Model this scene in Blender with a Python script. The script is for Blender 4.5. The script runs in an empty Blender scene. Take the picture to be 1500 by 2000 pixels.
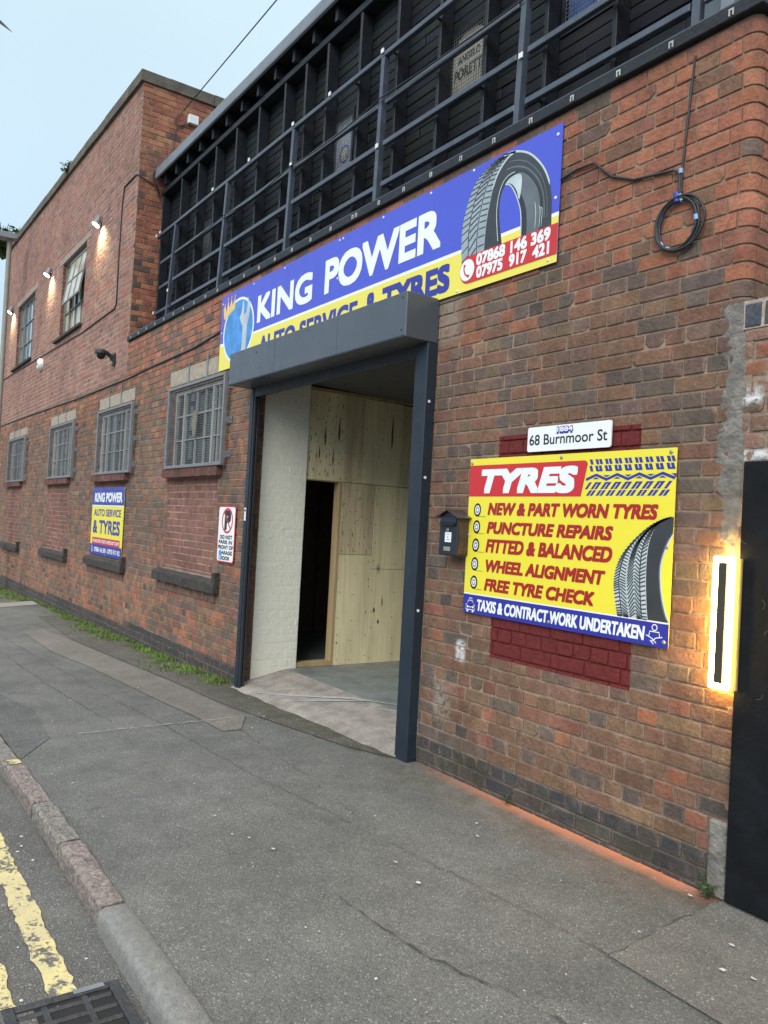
import bpy, math, random
import numpy as np
from mathutils import Matrix, Vector
SC = bpy.context.scene
COL = SC.collection
R = math.radians
rnd = random.Random(7)

# ------------------------------------------------------------------ camera
cam = bpy.data.cameras.new('camera')
cam.sensor_fit = 'VERTICAL'
cam.sensor_height = 24.0
cam.sensor_width = 18.0
cam.lens = 24.0 * 1542.1 / 2000.0
cam.clip_start = 0.05
cam.clip_end = 2000
cam_ob = bpy.data.objects.new('camera', cam)
COL.objects.link(cam_ob)
cr, cu, cf = (0.56993, 0.81993, 0.05377), (-0.01621, -0.0542, 0.9984), (-0.82153, 0.56989, 0.0176)
cam_ob.matrix_world = Matrix(((cr[0], cu[0], -cf[0], 0.0), (cr[1], cu[1], -cf[1], -3.2),
                              (cr[2], cu[2], -cf[2], 1.52), (0, 0, 0, 1)))
SC.camera = cam_ob

# ------------------------------------------------------------------ sky, sun, exposure
SUN_EL, SUN_ROT = R(35), R(148)
world = bpy.data.worlds.new('World')
SC.world = world
world.use_nodes = True
wt = world.node_tree
wt.nodes.clear()
w_out = wt.nodes.new('ShaderNodeOutputWorld')
w_bg = wt.nodes.new('ShaderNodeBackground')
w_bg.inputs['Strength'].default_value = 0.1
sky = wt.nodes.new('ShaderNodeTexSky')
sky.sky_type = 'NISHITA'
sky.sun_disc = False
sky.sun_elevation = SUN_EL
sky.sun_rotation = SUN_ROT
sky.air_density = 1.0
sky.dust_density = 2.0
sky.ozone_density = 1.0
# overcast: the clear sky is mostly veiled by a pale cloud sheet, brighter overhead
tc = wt.nodes.new('ShaderNodeTexCoord')
sep = wt.nodes.new('ShaderNodeSeparateXYZ')
wt.links.new(tc.outputs['Generated'], sep.inputs[0])
ramp = wt.nodes.new('ShaderNodeValToRGB')
ramp.color_ramp.elements[0].position = 0.0
ramp.color_ramp.elements[0].color = (5.2, 7.0, 8.8, 1)
ramp.color_ramp.elements[1].position = 0.95
ramp.color_ramp.elements[1].color = (24.0, 24.5, 25.5, 1)
mid = ramp.color_ramp.elements.new(0.62)
mid.color = (6.6, 8.4, 9.3, 1)
wt.links.new(sep.outputs['Z'], ramp.inputs[0])
noi = wt.nodes.new('ShaderNodeTexNoise')
noi.inputs['Scale'].default_value = 1.6
noi.inputs['Detail'].default_value = 3.0
wt.links.new(tc.outputs['Generated'], noi.inputs['Vector'])
mr = wt.nodes.new('ShaderNodeMapRange')
mr.inputs['From Min'].default_value = 0.35
mr.inputs['From Max'].default_value = 0.65
mr.inputs['To Min'].default_value = 0.88
mr.inputs['To Max'].default_value = 1.0
wt.links.new(noi.outputs['Fac'], mr.inputs['Value'])
mx = wt.nodes.new('ShaderNodeMix')
mx.data_type = 'RGBA'
wt.links.new(mr.outputs[0], mx.inputs[0])
wt.links.new(sky.outputs[0], mx.inputs[6])
wt.links.new(ramp.outputs[0], mx.inputs[7])
wt.links.new(mx.outputs[2], w_bg.inputs['Color'])
wt.links.new(w_bg.outputs[0], w_out.inputs[0])

sun_l = bpy.data.lights.new('sun', 'SUN')
sun_l.energy = 2.2
sun_l.angle = R(40)
sun_l.color = (1.0, 0.97, 0.93)
sun = bpy.data.objects.new('sun', sun_l)
# sky rotation 0 = +Y, turning towards +X; the sun stands over the street behind the camera
sd = Vector((math.sin(SUN_ROT) * math.cos(SUN_EL), math.cos(SUN_ROT) * math.cos(SUN_EL), math.sin(SUN_EL)))
sun.rotation_euler = (-sd).to_track_quat('-Z', 'Y').to_euler()
COL.objects.link(sun)
SC.view_settings.view_transform = 'Standard'
SC.view_settings.look = 'None'
SC.view_settings.exposure = 0.2
SC.view_settings.gamma = 1.0

# ------------------------------------------------------------------ node helper and materials
class NT:
    def __init__(s, name):
        s.m = bpy.data.materials.new(name)
        s.m.use_nodes = True
        s.t = s.m.node_tree
        s.b = s.t.nodes['Principled BSDF']
        s.tc = None
    def put(s, sock, v):
        if isinstance(v, bpy.types.NodeSocket):
            s.t.links.new(v, sock)
        elif isinstance(v, (tuple, list)) and len(v) == 3 and sock.type == 'RGBA':
            sock.default_value = (*v, 1)
        else:
            sock.default_value = v
    def obj(s):
        if s.tc is None:
            s.tc = s.t.nodes.new('ShaderNodeTexCoord')
        return s.tc.outputs['Object']
    def geo(s):
        return s.t.nodes.new('ShaderNodeNewGeometry').outputs['Position']
    def xyz(s, v):
        n = s.t.nodes.new('ShaderNodeSeparateXYZ')
        s.put(n.inputs[0], v)
        return n.outputs
    def mapv(s, scale=(1, 1, 1), v=None):
        n = s.t.nodes.new('ShaderNodeMapping')
        s.put(n.inputs[0], v if v is not None else s.obj())
        n.inputs['Scale'].default_value = scale
        return n.outputs[0]
    def noise(s, scale, detail=3, rough=.55, v=None, dist=0):
        n = s.t.nodes.new('ShaderNodeTexNoise')
        s.put(n.inputs['Vector'], v if v is not None else s.obj())
        n.inputs['Scale'].default_value = scale
        n.inputs['Detail'].default_value = detail
        n.inputs['Roughness'].default_value = rough
        n.inputs['Distortion'].default_value = dist
        return n.outputs[0]
    def voro(s, scale, v=None, feature='F1', out='Distance', rand=1.0):
        n = s.t.nodes.new('ShaderNodeTexVoronoi')
        n.feature = feature
        s.put(n.inputs['Vector'], v if v is not None else s.obj())
        n.inputs['Scale'].default_value = scale
        n.inputs['Randomness'].default_value = rand
        return n.outputs[out]
    def math(s, op, a, b=0.0, c=0.0, clamp=False):
        n = s.t.nodes.new('ShaderNodeMath')
        n.operation = op
        n.use_clamp = clamp
        s.put(n.inputs[0], a); s.put(n.inputs[1], b); s.put(n.inputs[2], c)
        return n.outputs[0]
    def rng(s, v, a, b, c=0.0, d=1.0):
        n = s.t.nodes.new('ShaderNodeMapRange')
        s.put(n.inputs[0], v)
        for i, x in enumerate((a, b, c, d)):
            n.inputs[i + 1].default_value = x
        return n.outputs[0]
    def mix(s, f, a, b, mode='MIX'):
        n = s.t.nodes.new('ShaderNodeMix')
        n.data_type = 'RGBA'
        n.blend_type = mode
        s.put(n.inputs[0], f); s.put(n.inputs[6], a); s.put(n.inputs[7], b)
        return n.outputs[2]
    def scale(s, col, v):
        n = s.t.nodes.new('ShaderNodeVectorMath')
        n.operation = 'SCALE'
        s.put(n.inputs[0], col); s.put(n.inputs[3], v)
        return n.outputs[0]
    def attr(s, name):
        n = s.t.nodes.new('ShaderNodeAttribute')
        n.attribute_name = name
        return n.outputs['Color']
    def box(s, v, x0, x1, z0, z1, soft=.002):
        o = s.xyz(v)
        m = s.rng(o[0], x0 - soft, x0 + soft)
        for (sock, a, b) in ((o[0], x1 + soft, x1 - soft), (o[2], z0 - soft, z0 + soft), (o[2], z1 + soft, z1 - soft)):
            m = s.math('MULTIPLY', m, s.rng(sock, a, b))
        return m
    def bump(s, h, dist=.01, strength=1.0, prev=None):
        n = s.t.nodes.new('ShaderNodeBump')
        n.inputs['Distance'].default_value = dist
        n.inputs['Strength'].default_value = strength
        s.put(n.inputs['Height'], h)
        if prev is not None:
            s.put(n.inputs['Normal'], prev)
        s.t.links.new(n.outputs[0], s.b.inputs['Normal'])
        return n.outputs[0]
    def set(s, **k):
        for a, v in k.items():
            s.put(s.b.inputs[{'col': 'Base Color', 'rough': 'Roughness', 'metal': 'Metallic', 'spec': 'Specular IOR Level',
                              'emit': 'Emission Color', 'es': 'Emission Strength', 'coat': 'Coat Weight', 'alpha': 'Alpha'}[a]], v)
        return s.m

def plain(name, col, rough=.6, metal=0.0, var=.15, nscale=6.0, bump=0.0, bscale=60.0, spec=.5, dirt=0.0, dirtcol=(.06, .05, .04)):
    n = NT(name)
    f = n.noise(nscale, 4)
    c = n.scale(n.mix(0.0, col, col), n.rng(f, .3, .7, 1 - var, 1 + var))
    if dirt:
        c = n.mix(n.rng(n.noise(nscale * 2.3, 6, .7), .48, .75, 0, dirt), c, dirtcol)
    if bump:
        n.bump(n.noise(bscale, 4), bump)
    return n.set(col=c, rough=n.rng(n.noise(nscale * 3, 3), .3, .7, max(rough - .08, .02), min(rough + .08, 1)), metal=metal, spec=spec)

def brick_mat(name, painted=False, patches=True, gloss=.9):
    n = NT(name)
    P = n.geo()
    c = n.attr('Col')
    c = n.scale(c, n.rng(n.noise(7, 4, .6, P), .3, .7, .76, 1.22))
    c = n.mix(n.rng(n.noise(17, 5, .7, n.mapv((1, 1, .55), P), .8), .5, .72, 0, .55), c, (.07, .055, .048))       # firing marks
    c = n.mix(n.rng(n.noise(13, 6, .75, n.mapv((1, 1, .6), P)), .52, .78, 0, .38), c, (.33, .225, .165))                 # rubbed, paler skin
    c = n.scale(c, n.rng(n.noise(90, 3, .6, P), .3, .7, .82, 1.16))
    c = n.mix(n.rng(n.voro(70, P), .08, .16, .45, 0), c, (.05, .04, .035))                        # pits
    c = n.mix(n.rng(n.noise(3.1, 6, .75, P), .64, .8, 0, .35), c, (.4, .36, .31))                # bloom of salts
    c = n.scale(c, n.rng(n.noise(.9, 4, .6, P), .3, .7, .80, 1.15))
    c = n.mix(n.rng(n.noise(2.2, 6, .7, n.mapv((1, 1, .45), P)), .55, .75, 0, .5), c, (.075, .058, .05))   # soot in connected streaks
    if patches:
        c = wall_patches(n, c, P)
    h = n.math('ADD', n.math('MULTIPLY', n.noise(34, 6, .75, P), .8), n.math('MULTIPLY', n.voro(48, P), .3))
    b = n.bump(h, .010)
    n.bump(n.noise(160, 3, .6, P), .0025, prev=b)
    return n.set(col=c, rough=gloss, spec=.3)

def wall_patches(n, c, P):
    # red paint left from an older sign, render by the shutter head, filler smears, green at the foot
    pm = n.math('MAXIMUM', n.box(P, -3.457, -2.455, 1.9, 2.085), n.box(P, -3.45, -2.452, .785, 1.2))
    wob = n.rng(n.noise(55, 4, .7, P), .7, .78, 1, .25)
    c = n.mix(n.math('MULTIPLY', pm, wob), c, n.scale(n.mix(0.0, (.14, .022, .022), (0, 0, 0)), n.rng(n.noise(25, 4, .6, P), .3, .7, .8, 1.2)))
    cem = n.math('MULTIPLY', n.box(P, -4.1, -3.88, 2.74, 3.03, .05), n.rng(n.noise(9, 5, .7, P), .36, .5))
    cem = n.math('MAXIMUM', cem, n.math('MULTIPLY', n.box(P, -3.97, -3.78, .33, .56, .05), n.rng(n.noise(14, 5, .7, P), .42, .52)))
    c = n.mix(cem, c, (.28, .225, .18))
    wh = n.math('MULTIPLY', n.box(P, -3.75, -3.67, .72, .84, .015), n.rng(n.noise(30, 4, .7, P), .38, .5))
    wh = n.math('MAXIMUM', wh, n.math('MULTIPLY', n.box(P, -7.95, -7.75, 1.35, 1.75, .05), n.rng(n.noise(11, 4, .7, P), .6, .64)))
    c = n.mix(wh, c, (.6, .59, .58))
    wh = n.math('MAXIMUM', n.math('MULTIPLY', n.box(P, -1.97, -1.5, 1.885, 1.935, .01), n.rng(n.noise(24, 5, .75, P), .44, .5)), n.math('MULTIPLY', n.box(P, -1.95, -1.85, 2.13, 2.2, .015), n.rng(n.noise(30, 5, .75, P), .42, .5)))
    c = n.mix(wh, c, (.62, .61, .6))
    o = n.xyz(P)
    g = n.math('MULTIPLY', n.rng(o[2], .45, .05), n.rng(n.noise(5, 5, .7, P), .5, .68))
    c = n.mix(n.math('MULTIPLY', g, .42), c, (.04, .042, .022))
    return c

def mortar_mat(name, col, patches=True):
    n = NT(name)
    P = n.geo()
    c = n.scale(n.mix(0.0, col, col), n.rng(n.noise(14, 5, .65, P), .3, .7, .65, 1.3))
    o = n.xyz(P)
    c = n.mix(n.rng(n.noise(1.3, 4, .6, P), .42, .66, 0, .6), c, (.15, .11, .08))
    top = n.math('MINIMUM', n.math('MULTIPLY_ADD', o[0], .0165, .231), .165)
    foot = n.rng(n.math('SUBTRACT', top, o[2]), -.004, .004)
    c = n.mix(n.math('MULTIPLY', foot, .8 if patches else 0.0), c, (.085, .078, .068))
    if patches:
        c = wall_patches(n, c, P)
    n.bump(n.noise(70, 5, .75, P), .012)
    return n.set(col=c, rough=.95, spec=.2)

def asphalt(name, col, light=.5, patch=0.0, moss=0.0, foot_band=False):
    n = NT(name)
    P = n.geo()
    c = n.mix(0.0, col, col)
    cells = n.t.nodes.new('ShaderNodeTexVoronoi')
    n.put(cells.inputs['Vector'], P)
    cells.inputs['Scale'].default_value = 190
    hs = n.xyz(cells.outputs['Color'])
    c = n.scale(c, n.rng(hs[0], 0, 1, .72, 1.30))
    c = n.mix(n.math('MULTIPLY', n.rng(hs[1], .955, .965), light), c, (.5, .48, .44))
    c = n.scale(c, n.rng(n.noise(3.5, 6, .75, P), .3, .7, .78, 1.2))
    c = n.scale(c, n.rng(n.noise(.8, 5, .65, P), .3, .7, .78, 1.18))
    c = n.mix(n.rng(n.noise(1.1, 6, .7, n.mapv((.35, 1, 1), P)), .56, .7, 0, .4), c, (.085, .082, .076))
    c = n.mix(n.rng(n.noise(1.6, 5, .65, P), .58, .72, 0, .3), c, (.17, .145, .115))
    c = n.mix(n.rng(n.noise(12, 4, .6, P), .66, .75, 0, .4), c, (.05, .048, .045))
    if moss:
        o = n.xyz(P)
        mm = n.math('MULTIPLY', n.rng(o[1], -.42, -.02), n.rng(n.noise(6, 5, .7, P), .42, .6))
        c = n.mix(n.math('MULTIPLY', mm, moss), c, (.07, .066, .03))
    if foot_band:  # salmon-orange band along the wall foot, with a fainter, wider fringe
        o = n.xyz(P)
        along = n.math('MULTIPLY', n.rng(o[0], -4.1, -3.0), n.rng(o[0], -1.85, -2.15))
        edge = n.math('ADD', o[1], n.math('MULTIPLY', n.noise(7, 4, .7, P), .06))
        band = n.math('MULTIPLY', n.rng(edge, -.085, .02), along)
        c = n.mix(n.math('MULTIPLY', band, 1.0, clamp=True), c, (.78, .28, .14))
        fringe = n.math('MULTIPLY', n.rng(edge, -.38, .02), along)
        c = n.mix(n.math('MULTIPLY', n.math('MULTIPLY', fringe, n.noise(18, 4, .7, P)), .35), c, (.5, .24, .13))
    h = n.math('ADD', n.math('MULTIPLY', cells.outputs['Distance'], -1.0), n.math('MULTIPLY', n.noise(30, 4, .6, P), .6))
    n.bump(h, .006)
    return n.set(col=c, rough=n.rng(hs[2], 0, 1, .72, .98), spec=.35)

def wood_mat(name, col, dark, gs=(14, 14, 1.1), knots=False, axis='z', contrast=.6, rough=.75):
    n = NT(name)
    P = n.geo()
    v = n.mapv(gs, P)
    g = n.noise(2.2, 6, .6, v, 1.2)
    c = n.mix(n.rng(g, .45, .72, 0, contrast), col, dark)
    c = n.scale(c, n.rng(n.noise(1.3, 3, .6, n.mapv((3, 3, .5), P)), .3, .7, .8, 1.15))
    c = n.scale(c, n.rng(n.noise(40, 3, .6, v), .3, .7, .92, 1.08))
    if knots:
        k = n.voro(2.6, n.mapv((1, 1, .5), P))
        c = n.mix(n.rng(k, .035, .1, .8, 0), c, dark)
        c = n.mix(n.rng(k, .01, .035, .9, 0), c, (.05, .03, .02))
    n.bump(g, .002)
    return n.set(col=c, rough=rough)

def emit_mat(name, col, strength, base=(.8, .8, .8)):
    n = NT(name)
    return n.set(col=base, emit=col, es=strength, rough=.4)

M = {}
M['brick'] = brick_mat('brick_faces')
M['mortar'] = mortar_mat('mortar', (.36, .265, .20))
M['mortar_pale'] = mortar_mat('pale_mortar', (.50, .40, .34), False)
M['mortar_pink'] = mortar_mat('pink_mortar', (.43, .31, .26), False)
M['brick_up'] = brick_mat('upper_brick_faces', patches=False)
M['paint_brick'] = None
n = NT('cream_painted_brick')
P = n.geo()
c = n.mix(n.rng(n.noise(5, 6, .7, P), .52, .75, 0, .35), (.80, .78, .66), (.60, .57, .46))
c = n.mix(n.rng(n.noise(13, 6, .75, P), .68, .72, 0, .8), c, (.2, .14, .1))
n.bump(n.noise(22, 5, .7, P), .006)
M['paint_brick'] = n.set(col=c, rough=.7)
M['pave'] = asphalt('pavement_tarmac', (.158, .156, .142), .5, moss=.75, foot_band=True)
M['pave_light'] = asphalt('paler_tarmac', (.215, .192, .165), .45, moss=.5)
M['pave_dark'] = asphalt('darker_tarmac', (.125, .125, .118), .5)
M['pave_right'] = asphalt('patched_tarmac', (.185, .178, .160), .6)
M['pave_foot'] = asphalt('mossy_tarmac', (.125, .115, .095), .7, moss=.9)
M['road'] = asphalt('road_tarmac', (.135, .128, .115), .45)
M['crack'] = plain('crack_dirt', (.055, .052, .047), .95)
M['scratch'] = plain('white_scuff', (.42, .42, .40), .9, dirt=.9, nscale=30, dirtcol=(.13, .13, .125))
M['concrete'] = plain('concrete', (.30, .27, .235), .9, var=.25, nscale=9, bump=.006, bscale=60, dirt=.5, dirtcol=(.16, .14, .11))
M['ramp'] = plain('ramp_concrete', (.29, .255, .222), .9, var=.3, nscale=7, bump=.008, bscale=50, dirt=.6, dirtcol=(.20, .17, .14))
M['lintel'] = plain('lintel_concrete', (.33, .28, .21), .9, var=.25, nscale=14, bump=.006, bscale=60, dirt=.6, dirtcol=(.5, .47, .42))
M['uplintel'] = plain('smooth_lintel', (.30, .25, .2), .9, var=.15, nscale=6)
M['coping'] = plain('weathered_coping', (.11, .095, .075), .95, var=.35, nscale=5, bump=.01, bscale=40, dirt=.5, dirtcol=(.045, .045, .03))
M['sillstone'] = plain('blackened_stone', (.045, .039, .035), .95, var=.45, nscale=12, bump=.012, bscale=45, dirt=.5, dirtcol=(.03, .027, .025))
M['kerbgranite'] = plain('pink_granite', (.26, .212, .188), .85, var=.45, nscale=30, bump=.03, bscale=55, dirt=.85, dirtcol=(.085, .075, .07))
M['kerbgrey'] = plain('grey_granite', (.24, .215, .188), .85, var=.4, nscale=30, bump=.03, bscale=55, dirt=.8, dirtcol=(.09, .082, .075))
M['kerbconc'] = plain('kerb_concrete', (.205, .20, .185), .8, var=.2, nscale=40, bump=.008, bscale=120, dirt=.5, dirtcol=(.12, .115, .105))
M['anth'] = plain('anthracite_steel', (.018, .027, .040), .45, var=.1, nscale=4, spec=.3, dirt=.12, dirtcol=(.09, .09, .09))
M['anth_light'] = plain('housing_steel', (.068, .082, .10), .38, var=.08, nscale=3, dirt=.1, dirtcol=(.05, .055, .06))
M['anth_dark'] = plain('dark_channel', (.02, .022, .026), .6)
M['black'] = plain('black_steel', (.062, .076, .10), .4, var=.25, nscale=9, dirt=.3, dirtcol=(.045, .05, .06))
M['blackwood'] = None
n = NT('black_stained_boards')
P = n.geo()
c = n.scale(n.attr('Col'), n.rng(n.noise(5, 5, .7, n.mapv((1, 4, 9), P)), .3, .7, .6, 1.5))
n.bump(n.noise(20, 4, .6, n.mapv((.6, 3, 10), P)), .004)
M['blackwood'] = n.set(col=c, rough=.6, spec=.35)
M['blacktim'] = plain('black_timber', (.011, .013, .018), .5, spec=.35, var=.35, nscale=14, bump=.003, bscale=60)
M['darkgap'] = plain('dark_backing', (.006, .006, .007), .9)
M['fascia'] = plain('grey_gutter', (.17, .19, .22), .5, var=.12, nscale=5, dirt=.25, dirtcol=(.09, .09, .1))
M['gate'] = plain('black_gate_paint', (.007, .008, .010), .55, var=.4, nscale=7, spec=.2, bump=.002, bscale=30, dirt=.08, dirtcol=(.04, .037, .033))
M['galv'] = plain('galvanised_steel', (.20, .21, .225), .55, .25, var=.15, nscale=12, dirt=.2, dirtcol=(.2, .17, .14))
M['wire'] = plain('grille_wire', (.19, .195, .20), .55, .3)
M['winwhite'] = plain('white_window_paint', (.50, .50, .48), .5, var=.1, dirt=.3, dirtcol=(.35, .33, .28))
M['wingrey'] = plain('grey_window_steel', (.20, .20, .19), .5, var=.1)
M['glass'] = NT('dark_window_glass').set(col=(.028, .036, .038), rough=.08, spec=.45)
M['glass_sky'] = NT('sky_tinted_glass').set(col=(.26, .34, .40), rough=.03, spec=1.0, coat=.6)  # pale blue base colour stands in for part of the reflected sky
M['glass_cream'] = plain('cream_blind_glass', (.50, .46, .36), .12, var=.12, nscale=2.0)
M['plastic_w'] = plain('white_plastic', (.72, .72, .70), .5, var=.05)
M['clip'] = plain('dull_clip', (.42, .42, .41), .6)
M['cable'] = plain('black_cable', (.02, .02, .022), .5)
M['tape'] = plain('blue_tape', (.03, .05, .32), .5)
M['tape_pale'] = plain('pale_blue_tape', (.22, .38, .62), .5)
M['mailbox'] = plain('navy_mailbox_paint', (.013, .017, .026), .4, var=.2)
M['rust'] = plain('rusty_side', (.05, .035, .028), .7, var=.4, nscale=12, dirt=.8, dirtcol=(.16, .06, .025))
M['pole'] = plain('pole_paint', (.24, .235, .20), .6, var=.1)
M['lampgrey'] = plain('lantern_grey', (.22, .235, .25), .5)
M['ply'] = wood_mat('plywood', (.80, .70, .43), (.50, .36, .19), gs=(9, 9, .5), knots=True, contrast=.4)
M['plydark'] = wood_mat('stained_plywood', (.70, .58, .36), (.38, .26, .14), gs=(9, 9, .5), knots=True, contrast=.6)
M['timber'] = wood_mat('pine_timber', (.46, .34, .18), (.28, .17, .08))
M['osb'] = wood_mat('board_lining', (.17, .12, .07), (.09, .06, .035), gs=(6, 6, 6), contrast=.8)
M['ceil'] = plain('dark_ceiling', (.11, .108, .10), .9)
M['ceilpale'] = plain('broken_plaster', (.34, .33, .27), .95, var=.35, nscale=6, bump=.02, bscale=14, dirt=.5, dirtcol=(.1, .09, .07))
M['floor_in'] = plain('painted_floor', (.20, .22, .21), .6, var=.25, nscale=4, dirt=.5, dirtcol=(.1, .09, .075))
M['inwall'] = plain('inner_wall_paint', (.78, .76, .66), .9)
M['cream'] = M['paint_brick']
M['s_blue'] = plain('sign_blue', (.062, .088, .56), .38, var=.04, nscale=2)
M['s_navy'] = plain('sign_navy', (.025, .03, .30), .38, var=.04, nscale=2)
M['s_yellow'] = plain('sign_yellow', (.80, .70, .045), .38, var=.03, nscale=2)
M['s_yellow2'] = plain('banner_yellow', (.80, .70, .10), .38, var=.03, nscale=2)
M['s_white'] = plain('sign_white', (.80, .82, .84), .38, var=.03, nscale=2)
M['s_red'] = plain('sign_red', (.56, .022, .03), .38, var=.03, nscale=2)
M['s_crimson'] = plain('sign_crimson', (.36, .012, .015), .38, var=.03)
M['s_black'] = plain('sign_black', (.012, .012, .014), .4)
M['s_tyre'] = plain('print_tyre_dark', (.035, .04, .046), .38, var=.25, nscale=5)
M['s_tyre2'] = plain('print_tyre_mid', (.11, .13, .15), .38, var=.2, nscale=5)
M['s_tread'] = plain('print_tread_pale', (.30, .36, .40), .38, var=.12, nscale=9)
M['s_shine'] = plain('print_shine', (.50, .58, .60), .38)
M['s_sky'] = plain('emblem_blue', (.05, .25, .62), .38, var=.3, nscale=9)
M['s_gold'] = plain('emblem_gold', (.75, .52, .16), .38)
M['s_steel'] = plain('emblem_steel', (.45, .52, .56), .38)
M['edge'] = plain('sign_panel_edge', (.5, .5, .5), .6)
M['screw'] = plain('screw_head', (.32, .32, .31), .4, .5)
M['poster_c'] = plain('cream_poster', (.44, .41, .33), .6)
M['poster_b'] = plain('blue_poster', (.05, .11, .34), .6, var=.35, nscale=5)
M['poster_w'] = plain('pale_window', (.36, .40, .46), .5, var=.25, nscale=8)
M['led'] = emit_mat('warm_led', (1.0, .60, .13), 70.0)
M['spotled'] = emit_mat('spot_led', (1.0, .96, .85), 22.0)
M['strip_yellow'] = plain('yellow_strip', (.42, .30, .10), .5)
M['grass'] = plain('grass_blades', (.12, .185, .03), .8, var=.4, nscale=5)
M['leaf'] = plain('weed_leaves', (.05, .085, .025), .7, var=.4, nscale=20)
M['iron'] = plain('cast_iron', (.045, .045, .046), .55, .3, var=.3, nscale=25, bump=.004, bscale=80, dirt=.4, dirtcol=(.1, .09, .08))
M['pit'] = plain('gully_pit', (.012, .011, .01), .9)
M['fleck'] = plain('litter_flecks', (.5, .49, .46), .9, var=.3)
M['fillet'] = plain('cement_fillet', (.19, .175, .155), .95, var=.35, nscale=14, bump=.02, bscale=30, dirt=.4, dirtcol=(.10, .09, .08))
n = NT('yellow_line_paint')
P = n.geo()
w = n.math('ADD', n.math('MULTIPLY', n.noise(9, 6, .75, P), .6), n.math('MULTIPLY', n.noise(45, 4, .7, P), .4))
c = n.mix(n.rng(n.noise(6, 4, .6, P), .4, .65), (.62, .52, .23), (.52, .44, .24))
c = n.mix(n.rng(w, .52, .57), c, n.scale(n.mix(0.0, (.115, .11, .10), (0, 0, 0)), n.rng(n.noise(120, 2, .5, P), .3, .7, .6, 1.4)))
n.bump(n.noise(90, 4, .7, P), .004)
M['yline'] = n.set(col=c, rough=.85)

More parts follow.
